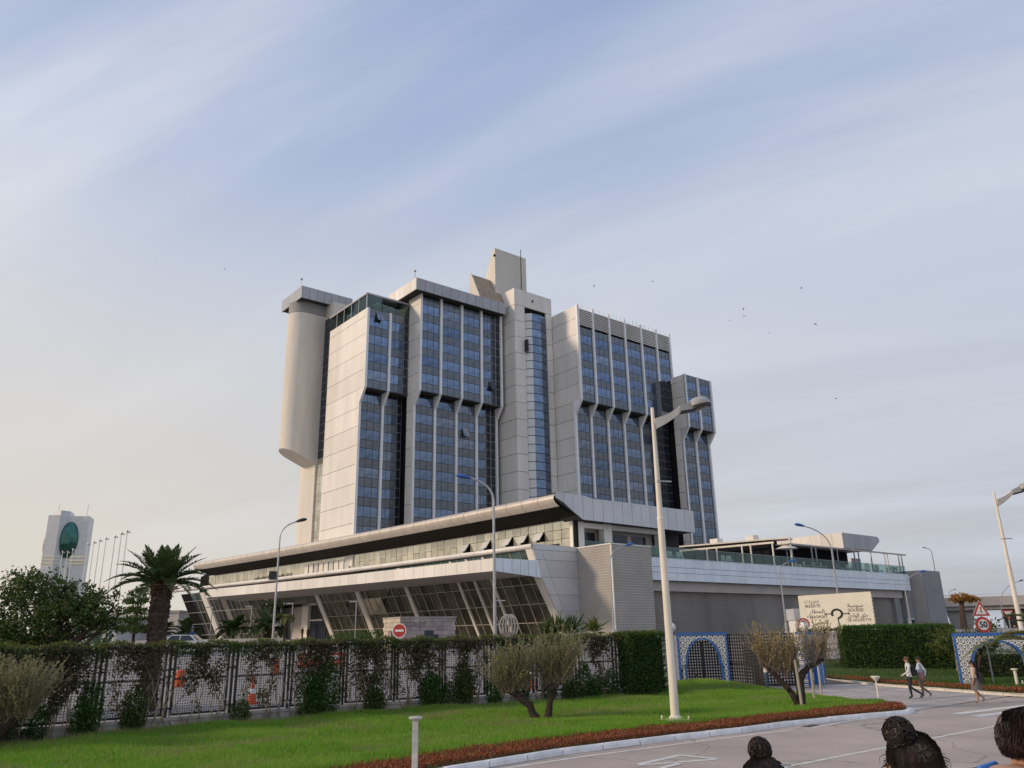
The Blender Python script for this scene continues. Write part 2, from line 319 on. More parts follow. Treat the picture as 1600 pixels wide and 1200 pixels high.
# ------------------------------------------------------------------ ground
def sheet(name, poly, z, mat, kind='structure', cuts=(48, 54, 60, 66, 72, 78, 84, 90, 96), parent=None):
    bm = bmesh.new(); vs = [bm.verts.new((x, y, 0)) for x, y in poly]; bm.faces.new(vs)
    for c in cuts:
        bmesh.ops.bisect_plane(bm, geom=bm.verts[:] + bm.edges[:] + bm.faces[:], plane_co=(0, c, 0), plane_no=(0, 1, 0))
    for v in bm.verts: v.co.z = zg(v.co.y) + z
    bmesh.ops.triangulate(bm, faces=bm.faces); bmesh.ops.recalc_face_normals(bm, faces=bm.faces)
    me = bpy.data.meshes.new(name); bm.to_mesh(me); bm.free(); me.materials.append(mat)
    for p in me.polygons:
        if p.normal.z < 0: me.flip_normals(); break
    o = link(name, me, parent)
    if parent is None: o['kind'] = kind
    return o
sheet('ground', [(-3000, -300), (3000, -300), (3000, 4000), (-3000, 4000)], -.03, M['earth'])
sheet('road', [(-45, 5), (60, 5), (60, 34), (30.5, 44.6), (23.9, 40.3), (14.9, 33.0), (2, 42), (-18, 24), (-45, -2)], 0, M['asphalt'], cuts=())
FENCE = [(-24.0, 17.6), (-15.3, 26.0), (-8.7, 32.05), (-1.33, 36.65), (6.7, 41.1), (8.6, 46.6)]
sheet('car_park', [(-130, 10)] + FENCE[0:1] + [(x - .15, y + .2) for x, y in FENCE[1:]] + [(13, 46.2), (19.7, 54.2), (40, 60), (110, 120), (110, 190), (-130, 190)], .004, M['lot'])
sheet('footpath', [(15.0, 32.95), (23.9, 40.25), (22.8, 38.5), (21.2, 44.1), (20.1, 48.7), (19.5, 54.2), (12.9, 46.3), (13.1, 43.0), (14.3, 36.5), (15.2, 33.6)], .006, M['joint'])
base_fp = bpy.data.objects['footpath']
# stone slabs of the path, laid in courses parallel to the road edge
slab_me = MB()
sl_s = .86
bmx = bmesh.new(); bmesh.ops.create_cube(bmx, size=1)
for v in bmx.verts: v.co = Vector((v.co.x * (sl_s - .05), v.co.y * (sl_s - .05), v.co.z * .03))
bmesh.ops.bevel(bmx, geom=[e for e in bmx.edges if e.verts[0].co.z > 0 and e.verts[1].co.z > 0], offset=.012, segments=1)
sm = bpy.data.meshes.new('paving_slab'); bmx.to_mesh(sm); bmx.free(); sm.materials.append(M['paver'])
def inpoly(x, y, poly):
    c = False; n = len(poly)
    for i in range(n):
        (x0, y0), (x1, y1) = poly[i], poly[(i + 1) % n]
        if (y0 > y) != (y1 > y) and x < (x1 - x0) * (y - y0) / (y1 - y0) + x0: c = not c
    return c
PATH = [(15.15, 33.05), (22.75, 39.4), (21.1, 44.1), (20.0, 48.7), (19.5, 54.0), (13.0, 46.4), (13.2, 43.0), (14.4, 36.5), (15.3, 33.6)]
ang = math.atan2(7.3, 8.8); ca, sa = math.cos(ang), math.sin(ang); k = 0
for j in range(0, 30):
    for i in range(-14, 24):
        u, v = (i + (.5 if j % 2 else 0)) * sl_s, (j + .5) * sl_s
        x, y = 15.15 + u * ca - v * sa, 33.0 + u * sa + v * ca
        if inpoly(x, y, PATH) and k < 300:
            o = link('paving_slab', sm, base_fp, (x, y, .017 + rng.uniform(-.003, .003)), ang); k += 1
# kerbs
KERB = [(-13, 8.6), (-8, 13.8), (-1.66, 20.23), (1.17, 23.03), (4.64, 25.64), (7.04, 27.12), (9.24, 28.9), (10.91, 29.91), (14.6, 31.95), (15.15, 32.75), (14.95, 33.6)]
def walk(poly, step):
    out = []; 
    for (x0, y0), (x1, y1) in zip(poly, poly[1:]):
        L_ = math.hypot(x1 - x0, y1 - y0); n = max(1, round(L_ / step))
        for i in range(n): out.append(((x0 + (x1 - x0) * i / n, y0 + (y1 - y0) * i / n), (x0 + (x1 - x0) * (i + 1) / n, y0 + (y1 - y0) * (i + 1) / n)))
    return out
def kerb_line(name, poly, step, mat, h=.15, w=.24, z=0):
    e = empty(name, kind='structure')
    for (a, b) in walk(poly, step):
        d = Vector((b[0] - a[0], b[1] - a[1], 0)); L_ = d.length; mb = MB()
        mb.extr([(0, 0), (w, 0), (w, h - .01), (.06, h), (.015, h - .06)], 'x', .02, L_ - .02)
        mb.build('kerb_stone', mat, e, loc=(a[0], a[1], z + rng.uniform(-.008, .008))).rotation_euler = (rng.uniform(-.015, .015), 0, math.atan2(d.y, d.x) + rng.uniform(-.006, .006))
kerb_line('kerb', KERB, 1.35, M['kerb'])
FARK = [(19.4, 54.6), (20.15, 48.6), (21.15, 44.0), (22.4, 39.4), (23.4, 38.3), (27, 37.6), (34, 39), (44, 44)]
kerb_line('path_kerb', [(x, y) for x, y in FARK][::-1], 1.2, M['kerbwhite'], w=-.26)
# painted markings
def stripe(name, pts, w, z=.006, dash=None):
    mb = MB(); off = 0
    for (x0, y0), (x1, y1) in zip(pts, pts[1:]):
        d = Vector((x1 - x0, y1 - y0, 0)); n = Vector((-d.y, d.x, 0)).normalized() * w / 2
        a, b = Vector((x0, y0, z)), Vector((x1, y1, z))
        mb.add([a - n, b - n, b + n, a + n], [(0, 1, 2, 3)])
    mb.build(name, M['line'], kind='structure')
stripe('edge_line', [(-9, 12.2), (-.25, 21.04), (1.47, 22.52), (5.0, 25.13), (8.8, 27.75)], .14)
stripe('edge_line', [(9.6, 28.2), (11.66, 30.16), (15.5, 32.75)], .14)
stripe('centre_line', [(-1.5, 12.0), (6.26, 20.44), (10.13, 23.53), (12.52, 25.48), (15.65, 27.95), (17.0, 29.0)], .13)
for a, b in (((16.15, 31.75), (22.2, 35.7)), ((16.35, 30.75), (22.9, 35.1)), ((17.2, 30.3), (23.5, 34.4)), ((17.6, 29.5), (24, 33.6))): stripe('crossing_stripe', [a, b], .42)
mb = MB()   # painted arrow, outlined by worn paint
for pts in ([(2.9, 21.1), (4.9, 21.75)], [(2.9, 21.2), (4.2, 22.6)], [(4.2, 22.6), (4.95, 21.8)], [(3.3, 20.5), (3.9, 21.2)]):
    d = Vector((pts[1][0] - pts[0][0], pts[1][1] - pts[0][1], 0)); n = Vector((-d.y, d.x, 0)).normalized() * .09
    a, b = Vector((*pts[0], .007 + .001 * len(mb.f))), Vector((*pts[1], .007 + .001 * len(mb.f))); mb.add([a - n, b - n, b + n, a + n], [(0, 1, 2, 3)])
mb.build('arrow_marking', M['line'], kind='structure')
# steps the onlookers stand on (below the frame)
mb = MB(); mb.box(-9, 12, -4, 4.6, -.2, .9); mb.box(-9, 12, 4.6, 4.95, -.2, .6); mb.box(-9, 12, 4.95, 5.3, -.2, .3); mb.box(-3, 2, -2, .35, .9, 1.35)
mb.build('viewing_steps', M['concrete'], kind='structure')

# ------------------------------------------------------------------ the hotel
OX, OY = 12.449, 105.0
hotel = label(empty('hotel_building', (OX, OY, 0), rad(39)), 'tall grey and white hotel with blue mirror windows above a long low podium', 'hotel')
HR = Matrix.Rotation(rad(39), 3, 'Z')
def hb(p, q, z): v = HR @ Vector((p, q, 0)); return Vector((OX + v.x, OY + v.y, z))
wcache = {}
def pane_mesh(kind, w, h, n, mats):
    key = (kind, round(w, 2), round(h, 2), n, mats[0].name)
    if key not in wcache:
        mb = MB(); g = .13 if kind == 'dark_panel' else .04
        mb.box(0, w, .03, .06, 0, h, 1)
        for i in range(n):
            x0, x1 = i * w / n + g / 2 + .02, (i + 1) * w / n - g / 2 - .02
            t = rng.uniform(-.012, .012, 2)
            vs = [(x0, t[0], .05), (x1, -t[0], .05), (x1, -t[0] + t[1], h - .05), (x0, t[0] + t[1], h - .05)]
            mb.add(vs, [(0, 1, 2, 3)], 0)
        wcache[key] = mb.mesh(kind, mats)
    return wcache[key]
wrng = np.random.default_rng(31)
def wpick(k): r = wrng.uniform(); return M[k + '_b'] if r > .86 else M[k + '_c'] if r < .2 else M[k]
def wing(nm, p0, posts, q, zt, zb, h, nup, zlow=14.0, rec=1.7, panes=3, dark=0, wall_to=None, ztop=None, postext=0, qback=None, lastpost=True, wallw=.55):
    """one slab of the tower: a projecting upper part, a recessed lower part, white fins kinked between them"""
    p1 = posts[-1]; qb = qback or q + 14; ztop = ztop or zt; tr = 2.35
    body = MB(); body.box(p0 + .3, p1 + .2, q + .10, qb, zb, ztop - .02); body.box(p0 + .3, p1 + .2, q + rec + .10, qb, 0, zb - .01)
    w = body.build(nm, [M['dark']], hotel)
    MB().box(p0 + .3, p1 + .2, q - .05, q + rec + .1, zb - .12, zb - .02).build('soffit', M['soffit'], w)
    bays = list(zip([p0] + posts[:-1], posts)) if posts[0] > p0 + .6 else list(zip(posts, posts[1:]))
    sh, wh = h * .46, h * .54
    # upper windows
    for bi, (a, b) in enumerate(bays):
        aa, bb = a + .22, b - .22
        last = bi == len(bays) - 1 and dark
        if last: bb = b - dark
        z = zb + .02
        for k in range(nup + 1):
            link('spandrel', pane_mesh('spandrel', bb - aa, sh, panes, [M['span'], M['joint_grey']]), w, (aa, q, z))
            if k < nup: link('window', pane_mesh('window', bb - aa, wh, panes, [wpick('win'), M['joint_grey']]), w, (aa, q, z + sh))
            z += h
        ze = z - wh
        z = zb - .35 - wh
        while z > zlow:
            link('window', pane_mesh('window', bb - aa, wh, panes, [wpick('win_low'), M['joint_grey']]), w, (aa, q + rec, z))
            link('spandrel', pane_mesh('spandrel', bb - aa, sh, panes, [M['span_low'], M['joint_grey']]), w, (aa, q + rec, z - sh))
            z -= h
        if last:
            zz = zlow + ((zb - zlow) % (h / 2))
            while zz < ze - .2:
                qq = q if zz > zb - .1 else q + rec
                link('dark_panel', pane_mesh('dark_panel', dark - .2, min(h / 2, ze - zz), 2 if dark > 1.6 else 1, [M['darkglass'], M['mull']]), w, (bb + .02, qq - .02, zz)); zz += h / 2
    # white fins
    for i, pp in enumerate(posts if lastpost else posts[:-1]):
        hw = .2
        mb = MB(); f = q - .32; fl = q + rec - .32
        mb.extr([(q + .08, ztop + postext), (f, ztop + postext), (f, zb), (fl, zb - tr), (fl, zlow), (q + rec + .08, zlow), (q + rec + .08, zb), (q + .08, zb)], 'x', pp - hw, pp + hw)
        mb.build('pillar', M['pillar'], w)
    # side wall of stacked cladding courses
    if wall_to:
        z = zlow
        seam = .075
        def qf(z): return q - .3 if z >= zb else (q + rec - .3 if z <= zb - tr else q - .3 + rec * (zb - z) / tr)
        zz = [zlow]
        k0 = zb - h * math.floor((zb - zlow) / h)
        zz += [k0 + i * h for i in range(0, 40) if k0 + i * h < ztop - .6 and k0 + i * h > zlow + .5]; zz.append(ztop + postext * .8)
        MB().extr([(qf(zlow) + .3, zlow)] + [(qf(t) + .3, t) for t in (zb - tr, zb, ztop - .1)] + [(wall_to, ztop - .1), (wall_to, zlow)], 'x', p0 + .12, p0 + .45).build('wall_backing', M['dark'], w)
        for za, zc_ in zip(zz, zz[1:]):
            za_, zc2 = za + seam / 2, zc_ - seam / 2
            br = [t for t in (zb - tr, zb) if za_ < t < zc2]
            front = [(qf(t), t) for t in [za_] + br + [zc2]]
            MB().extr(front + [(wall_to, zc2), (wall_to, za_)], 'x', p0 - .1, p0 + .25).build('wall_panel', M['clad'], w)
    return w
# wings step forward one behind the other from left to right
w1 = wing('tower_wing', -16.31, [-16.2, -11.87, -7.9], 38.33, 56.85, 42.75, 3.16, 4, dark=1.15, wall_to=52.0, qback=52, lastpost=False)
w2 = wing('tower_wing', -7.86, [-7.75, -3.57, .88, 5.23, 9.76], 35.01, 60.45, 42.85, 3.16, 5, dark=2.3, wall_to=38.6, qback=50)
w3 = wing('tower_wing', 20.16, [20.05, 24.01, 28.37, 32.72, 37.43, 41.93, 46.0], 25.0, 58.05, 43.5, 3.2, 4, wall_to=31.95, qback=46, ztop=61.6, postext=.5)
w4 = wing('tower_wing', 44.6, [44.7, 48.6, 52.75], 20.9, 51.7, 41.3, 3.12, 3, wall_to=24.2, qback=44, postext=.35)
# louvres on the tall right wing
ps = [20.05, 24.01, 28.37, 32.72, 37.43, 41.93, 46.0]
for a, b in zip(ps, ps[1:]):
    mb = MB()
    for i in range(10):
        z = 58.15 + i * .345; mb.extr([(24.98, z), (24.75, z + .02), (24.8, z + .17), (25.0, z + .24)], 'x', a + .2, b - .2)
    mb.build('louvre_bank', M['clad'], w3)
mb = MB()
for i in range(22): x = 20.5 + i * 1.17; mb.bar((x, 25.3, 61.5), (x + rng.uniform(-.1, .1), 25.3, 62.3 + rng.uniform(0, .5)), .05)
mb.build('roof_spike_rail', M['lampgrey'], w3)
# dark glazed strip between the two right wings
st = MB().box(40.9, 44.4, 24.0, 30, 43.4, 50.7).box(40.9, 44.4, 25.7, 30, 0, 43.35).build('glazed_strip', M['mull'], hotel)
z = 18.0
while z < 50.2:
    q_ = 23.95 if z > 43.3 else 25.65
    for i in range(3):
        p_ = 40.95 + i * 1.13 - (0.0)
        MB().box(p_ + .04, p_ + 1.09, q_ - .03, q_, z + .05, z + 1.5).build('dark_panel', M['darkglass'], st)
    z += 1.56
MB().box(40.9, 44.4, 23.9, 25.8, 43.2, 43.42).build('soffit', M['soffit'], st)
# lift core with its tall faceted window
core = MB(); core.box(10.95, 19.75, 32.25, 46, 0, 65.3)
cw = core.build('lift_core', M['dark'], hotel)
zz = [18 + 3.16 * i for i in range(0, 15)] + [65.6]; zz = [z for z in zz if z < 63.5] + [65.6]
for za, zb_ in zip(zz, zz[1:]):
    a, b = za + .04, zb_ - .04
    MB().extr([(31.9, a), (31.9, b), (39.2, b), (39.2, a)], 'x', 10.75, 11.0).build('wall_panel', M['clad'], cw)
    for pa, pb in ((11.0, 13.15), (18.45, 19.95)) if za < 60 else ((11.0, 19.95),):
        MB().box(pa, pb, 31.86, 32.2, a, b).build('wall_panel', M['clad'], cw)
MB().extr([(17.2, 60.75), (17.9, 60.45), (18.3, 59.9), (18.5, 59), (18.5, 60.8)], 'y', 31.9, 32.2).build('rounded_corner', M['clad'], cw)
MB().ball((15.2, 31.85, 63.9), (.22, .12, .3), 8, 6).build('wall_light', M['black'], cw)
z = 20.0; k = 0
facets = [(13.3, 32.1, 14.3, 31.15), (14.3, 31.15, 16.3, 30.95), (16.3, 30.95, 18.15, 31.6)]
MB().extr([(13.2, 32.2), (14.32, 31.22), (16.3, 31.02), (18.2, 31.7), (18.3, 32.2)], 'z', 18, 60.6).build('bay_window_core', M['dark'], cw)
while z < 60.3:
    h_ = 1.5
    for i, (a, b, c, d) in enumerate(facets):
        m_ = M['alu'] if i == 0 else (M['win'] if k % 2 else M['win_low'])  # left facet in pale metal, standing in for its bright sky reflection
        MB().add([(a, b, z + .05), (c, d, z + .05), (c, d, z + h_), (a, b, z + h_)], [(0, 1, 2, 3)]).add([(a, b + .05, z + .05), (c, d + .05, z + .05), (c, d + .05, z + h_), (a, b + .05, z + h_)], [(3, 2, 1, 0)]).build('bay_window_pane', m_, cw)
    z += 1.58; k += 1
MB().box(12.95, 13.2, 31.0, 31.9, 53.2, 55.5).build('hoist_box', M['black'], cw)
# a few hopper windows left open
for p_, q_, z_ in ((-14.6, 38.33, 54.9), (7.0, 35.01, 45.6), (2.2, 36.71, 36.6)):
    MB().add([(p_, q_ - .12, z_ + 1.5), (p_ + 1.25, q_ - .12, z_ + 1.5), (p_ + 1.25, q_ - .75, z_), (p_, q_ - .75, z_), (p_, q_ - .05, z_ + 1.5), (p_ + 1.25, q_ - .05, z_ + 1.5), (p_ + 1.25, q_ - .68, z_), (p_, q_ - .68, z_)], [(0, 1, 2, 3), (7, 6, 5, 4), (0, 4, 5, 1), (1, 5, 6, 2), (2, 6, 7, 3), (3, 7, 4, 0)]).build('open_window', M['win_low'], w1 if q_ > 38 else w2)
# sculpted roof pieces
rc = MB().extr([(36, 60), (36, 75.2), (36.9, 74.6), (40.6, 67), (40.6, 60)], 'x', 9.5, 17.3).build('roof_fin', M['render'], hotel)
MB().box(15.9, 16.0, 35.9, 36, 60, 76.8).build('lightning_rod', M['bark'], rc)
MB().ball((9.45, 36.1, 73.6), (.22, .25, .3), 8, 6).build('beacon', M['dark'], rc)
MB().extr([(34.6, 63.0), (37.6, 68.9), (37.9, 68.9), (37.9, 62)], 'x', 5.1, 13.6).build('roof_wedge', M['concrete_brown'], hotel)
MB().extr([(34.5, 62.6), (37.6, 69.05), (38.1, 69.05), (38.1, 62.6)], 'x', 4.9, 5.1).build('roof_wedge_side', M['render'], hotel)
# flat overhanging roof of the second wing
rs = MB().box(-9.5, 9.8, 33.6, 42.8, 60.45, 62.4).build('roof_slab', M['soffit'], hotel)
for i in range(11):
    a = -9.63 + i * 19.57 / 11
    MB().box(a + .03, a + 19.57 / 11 - .03, 33.45, 33.62, 60.4, 62.55).build('fascia_panel', M['slabgrey'], rs)
for i in range(5):
    a = 33.5 + i * 1.86
    MB().box(-9.68, -9.48, a + .03, a + 1.83, 60.4, 62.55).build('fascia_panel', M['clad'], rs)  # side fascia paler than the front: its sunlit look put into the colour
MB().tube([(-9.3, 34.6, 62.5), (-9.3, 34.6, 64.3)], .07, 6).ball((-9.3, 34.6, 64.3), .22, 8, 6).build('roof_beacon', M['lampgrey'], rs)
# glass terrace on the first wing
tp = MB().box(-16.2, -7.9, 40.2, 52, 56.8, 59.3).build('roof_lounge', M['soffit'], hotel)
MB().box(-16.55, -7.9, 38.2, 52.2, 59.35, 59.65).build('lounge_roof_rim', M['slabgrey'], tp)
MB().box(-16.3, -7.9, 38.33, 52, 56.76, 56.86).build('lounge_floor', M['concrete'], tp)
for i in range(5):
    a = 38.4 + i * 2.75
    MB().box(-16.4, -16.36, a + .05, a + 2.7, 56.9, 59.35).build('lounge_pane', M['railglass'], tp)
    MB().box(-16.48, -16.3, a - .07, a + .07, 56.86, 59.4).build('lounge_post', M['lampgrey'], tp)
for i in range(3):
    a = -16.3 + i * 2.8
    MB().box(a + .05, a + 2.75, 38.3, 38.34, 56.9, 59.35 if i != 1 else 58.2).build('lounge_pane', M['railglass'], tp)
for i, (p_, q_) in enumerate(((-13.9, 39.1), (-11.3, 39.2), (-9.1, 39.3))):
    t = label(empty('parasol', hb(p_, q_, 56.86), rad(39)), ['white parasol on the glazed roof terrace, nearest the open corner', 'white parasol in the middle of the glazed roof terrace', 'white parasol on the roof terrace beside the taller wing'][i], 'parasol', 'parasols on the tower roof terrace')
    MB().lathe([(.75, 1.25), (.72, 1.3), (.3, 1.62), (.02, 1.75)], 10).build('canopy', M['white'], t); MB().lathe([(.03, 0), (.03, 1.3)], 6).build('pole', M['lampgrey'], t)
# rounded stair drum and its flat cap
dr = []
pl = [(-16.0, 55.0), (-19.6, 55.0)]
for i in range(13):
    a = rad(270 - i * 15); pl.append((-19.7 + 2.45 * math.cos(a), 57.45 + 2.45 * math.sin(a)))
pl += [(-16.0, 59.9)]
mb = MB(); n = len(pl); zbot = lambda p: 35.2 + (-22.1 - p) * .42 + 0
vs = [(p, q, zbot(p)) for p, q in pl] + [(p, q, 60.75) for p, q in pl]
mb.add(vs, [tuple(range(n)), tuple(range(n, 2 * n))] + [(i, (i + 1) % n, (i + 1) % n + n, i + n) for i in range(n)])
drum = mb.build('stair_drum', M['render'], hotel, smooth=True)
mb = MB()
vs = [(-19.7 + (p + 19.7) * .995, 57.45 + (q - 57.45) * .99, 60.82) for p, q in pl] + [(-19.7 + (p + 19.7) * .995, 57.45 + (q - 57.45) * .99, 62.95) for p, q in pl]
mb.add(vs, [tuple(range(n)), tuple(range(n, 2 * n))] + [(i, (i + 1) % n, (i + 1) % n + n, i + n) for i in range(n)]); mb.build('drum_collar', M['pier'], drum, smooth=True)
ds = MB().box(-21.6, -11.6, 53.65, 62.2, 62.9, 65.0).build('drum_roof_slab', M['soffit'], hotel)
for i in range(7):
    a = -21.6 + i * 1.45; MB().box(a + .03, a + 1.42, 53.5, 53.75, 62.85, 65.15).build('fascia_panel', M['slabgrey'], ds)
for i in range(3):
    a = 53.5 + i * 3; MB().extr([(a, 62.85), (a + 2.95, 62.85), (a + 2.95, 65.15), (a, 65.15)], 'x', -21.75, -21.6).build('fascia_panel', M['slabgrey'], ds)
MB().tube([(-21.3, 55, 65), (-21.3, 55, 67.1)], .07, 6).ball((-21.3, 55, 67.1), .24, 8, 6).build('roof_beacon', M['lampgrey'], ds)
# wall behind the drum and its glazed strip
bw_ = MB().box(-16.35, -8, 55.2, 61.5, 0, 62.9).box(-16.0, -8, 52, 55.3, 0, 62.9).build('rear_wall', M['render'], hotel)
z = 18.0; k = 0
while z < 60:
    for j in range(2):
        a = 52.15 + j * 1.5
        MB().box(-16.08, -16.02, a + .05, a + 1.45, z + .05, z + 1.5).build('strip_pane', M['gold'] if z < 33.5 else M['darkglass'], bw_)
    z += 1.56
before_podium = set(bpy.data.objects)
PK, PT = .82, Vector((-13.63, -13.28, .54))      # the podium is drawn at 1 : 1.22
def hp_(p, q, z): v = Vector((p, q, z)) * PK + PT; return hb(v.x, v.y, v.z)
# ------------------------------------------------------------------ podium
def off(q): t = max(0, q - 6); return -.03 * t - .0004 * t * t
pod = MB()
qs = [7.7 + i * 6.2 for i in range(21)]
def ribbon(mb, pts_of_q, qs, mi=0):   # skin a (p,z) polyline along the gently bending front
    rows = [[(p + off(q), q, z) for p, z in pts_of_q(q)] for q in qs]; n = len(rows[0])
    mb.add([v for r in rows for v in r], [(i * n + k, i * n + k + 1, (i + 1) * n + k + 1, (i + 1) * n + k) for i in range(len(qs) - 1) for k in range(n - 1)], mi)
ribbon(pod, lambda q: [(.4, 14.2), (.4, 18.6), (4, 21.0), (18, 21.2)], qs)
pod.box(.6, 24, 8.6, 46, 0, 14.3); pod.box(1, 24, 12, 46, 14.3, 21)
podium = pod.build('podium', M['dark'], hotel)
qe = [5.0 + i * 3.3 for i in range(0, 37)]
prof = [(3, 21.3), (-3.4, 21.42), (-4.4, 21.36), (-4.95, 21.15), (-5.2, 20.8), (-5.2, 20.45), (-4.9, 20.05), (-4.2, 19.6), (-3.0, 19.1), (-1.5, 18.7), (.25, 18.4)]
for a, b in zip(qe, qe[1:]):
    mb = MB(); g = .03
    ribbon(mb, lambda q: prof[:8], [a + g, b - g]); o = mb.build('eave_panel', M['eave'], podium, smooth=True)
    mb = MB(); ribbon(mb, lambda q: prof[7:], [a + g, b - g]); mb.build('eave_soffit_panel', M['eave_shade'], podium, smooth=True)
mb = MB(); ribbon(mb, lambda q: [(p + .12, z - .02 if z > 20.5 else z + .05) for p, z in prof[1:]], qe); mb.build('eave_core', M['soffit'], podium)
# end of the eave and its fascia towards the right
fz = lambda p: 18.16 if p > -.2 else 18.16 + (-.2 - p) * .6
MB().extr([(-4.75, 21.4), (-5.1, 20.8), (-4.6, 20.35), (-.2, 18.2), (24, 17.95), (24, 21.0), (1.5, 21.3)], 'y', 5.1, 8.5).build('fascia_core', M['soffit'], podium)
xs = [-4.9, -3.4, -1.75, .1] + [.1 + 1.95 * i for i in range(1, 12)] + [23.8]
for a, b in zip(xs, xs[1:]):
    def top(p): return 21.44 if p < 2 else 21.2
    def bot(p): return 18.15 + max(0, (-.2 - p)) * .62 - max(0, p) * .012
    a_, b_ = a + .03, b - .03
    if a < -4.8: poly = [(a_ - .1, 21.1), (a_, 20.7), (b_, bot(b_)), (b_, top(b_)), (a_ + .4, 21.44)]
    else: poly = [(a_, bot(a_)), (b_, bot(b_)), (b_, top(b_)), (a_, top(a_))]
    MB().extr(poly, 'y', 4.95, 5.1).build('fascia_panel', M['alu'], podium)
# glazed gallery under the eave
gal_q = [7.6 + 1.72 * i for i in range(0, 70)]
for i, (a, b) in enumerate(zip(gal_q, gal_q[1:])):
    rows = [(14.65, 15.95), (15.95, 17.25), (17.25, 18.4)] if i < 14 else [(14.65, 18.4)] if i % 2 == 0 or i > 40 else [(14.65, 17.0), (17.0, 18.4)]
    hinge = i in (3, 5, 7, 10, 13)
    for k, (z0, z1) in enumerate(rows):
        if hinge and k == 1:
            pp = off(a)
            MB().add([(pp - .15, a + .1, z1 - .03), (pp - .15, b - .1, z1 - .03), (pp - 1.0, b - .1, z0 + .15), (pp - 1.0, a + .1, z0 + .15), (pp - .1, a + .1, z1 - .03), (pp - .1, b - .1, z1 - .03), (pp - .95, b - .1, z0 + .13), (pp - .95, a + .1, z0 + .13)], [(0, 1, 2, 3), (7, 6, 5, 4), (0, 4, 5, 1), (1, 5, 6, 2), (2, 6, 7, 3), (3, 7, 4, 0)]).build('open_window', M['alublue'], podium)  # opaque pale blue stands for the sky mirrored in the opened pane
            continue
        t = rng.uniform(-.012, .012, 2)
        MB().add([(off(a) + t[0], a + .04, z0 + .03), (off(b) - t[0], b - .04, z0 + .03), (off(b) - t[0] + t[1], b - .04, z1 - .03), (off(a) + t[0] + t[1], a + .04, z1 - .03)], [(0, 1, 2, 3)]).build('gallery_pane', M['gold'], podium)
MB().box(-.1, .35, 7.0, 7.6, 14.6, 18.4).build('gallery_end_post', M['clad'], podium)
MB().box(.05, .35, 6.4, 7.0, 14.6, 18.3).build('gallery_end_return', M['dark'], podium)
mb = MB(); ribbon(mb, lambda q: [(-.06, 18.36), (-.06, 18.5), (.1, 18.5)], gal_q); mb.build('gallery_head_rail', M['clad'], podium)
# sign strip and lettering on the far gallery
for i in range(9):
    a = 66 + i * 1.9; MB().box(off(a) - .16, off(a) - .1, a, a + 1.86, 15.1, 17.9).build('sign_board', M['white'] if i % 3 else M['alu'], podium)
mb = MB()
for i in range(26):
    a = 88 + i * .62; zc_ = 16.3 + rng.uniform(-.25, .25); w_ = rng.uniform(.25, .6); h_ = rng.uniform(.25, .9)
    mb.box(off(a) - .2, off(a) - .1, a, a + w_, zc_ - h_ / 2, zc_ - h_ / 2 + .18); mb.box(off(a) - .2, off(a) - .1, a, a + .16, zc_ - h_ / 2 + .19, zc_ + h_ / 2)
mb.build('sign_lettering', M['black'], podium)
# ledge in front of the gallery
lz = lambda q: 14.62 + .005 * (q - 6)
ql = [6.45 + i * 3.0 for i in range(0, 41)]
for a, b in zip(ql, ql[1:]):
    mb = MB()
    ribbon(mb, lambda q: [(.3, lz(q) - .05), (-7.6, lz(q)), (-8.0, lz(q) - .04), (-8.15, lz(q) - .2), (-8.15, lz(q) - .4), (-8.0, lz(q) - .58), (-7.6, lz(q) - .64), (-7.2, lz(q) - .66)], [a + .012, b - .012])
    mb.build('ledge_panel', M['clad'], podium, smooth=True)
# black upstand along the balcony, before the open windows
mb = MB(); ribbon(mb, lambda q: [(-2.4, 14.64), (-2.2, 15.05), (-2.1, 15.05), (-1.9, 14.6)], [7.6 + i * 3 for i in range(0, 10)]); mb.build('gutter', M['black'], podium)
# sloping glass front
Pz = lambda z: -7.35 + (13.95 - z) * .50
rows = [(13.95, 12.2), (12.2, 9.7), (9.7, 7.2), (7.2, 4.8), (4.8, 2.2)]
sl = MB(); ENT = (67.5, 85.0); ribbon(sl, lambda q: [(Pz(13.95) + .35, 13.95), (Pz(2.2) + .35, 2.2)], list(np.linspace(6.9, ENT[0], 22))); ribbon(sl, lambda q: [(Pz(13.95) + .35, 13.95), (Pz(2.2) + .35, 2.2)], list(np.linspace(ENT[1], 124.5, 9))); ribbon(sl, lambda q: [(Pz(13.95) + .35, 13.95), (Pz(10.4) + .35, 10.4)], [ENT[0], 89, ENT[1]])
slope = sl.build('sloping_glass_front', M['dark'], hotel)
cols = [7.8 + 1.95 * i for i in range(0, 58)]
for i, (a, b) in enumerate(zip(cols, cols[1:])):
    for k, (z1, z0) in enumerate(rows):
        if ENT[0] - .5 < a < ENT[1] - 1 and z1 < 10: continue
        t = rng.uniform(-.015, .015, 2)
        mat = M['greenglass'] if k else M['tealglass']
        if a > 100 and k and (i % 4 == 1): mat = M['gold']
        if k == 2 and 46 < a < 54: mat = M['gold']
        MB().add([(Pz(z1) + off(a) + t[0], a + .05, z1 - .05), (Pz(z1) + off(b) - t[0], b - .05, z1 - .05), (Pz(z0) + off(b) - t[0] + t[1], b - .05, z0 + .05), (Pz(z0) + off(a) + t[0] + t[1], a + .05, z0 + .05)], [(0, 1, 2, 3)]).build('slope_pane', mat, slope)
    mb = MB(); thin = .05 if i % 2 else .10
    if not (ENT[0] < a < ENT[1]):
        mb.bar((Pz(13.9) + off(a) - .06, a, 13.9), (Pz(2.2) + off(a) - .06, a, 2.2), thin, thin + .05); mb.build('mullion', M['beam'], slope)
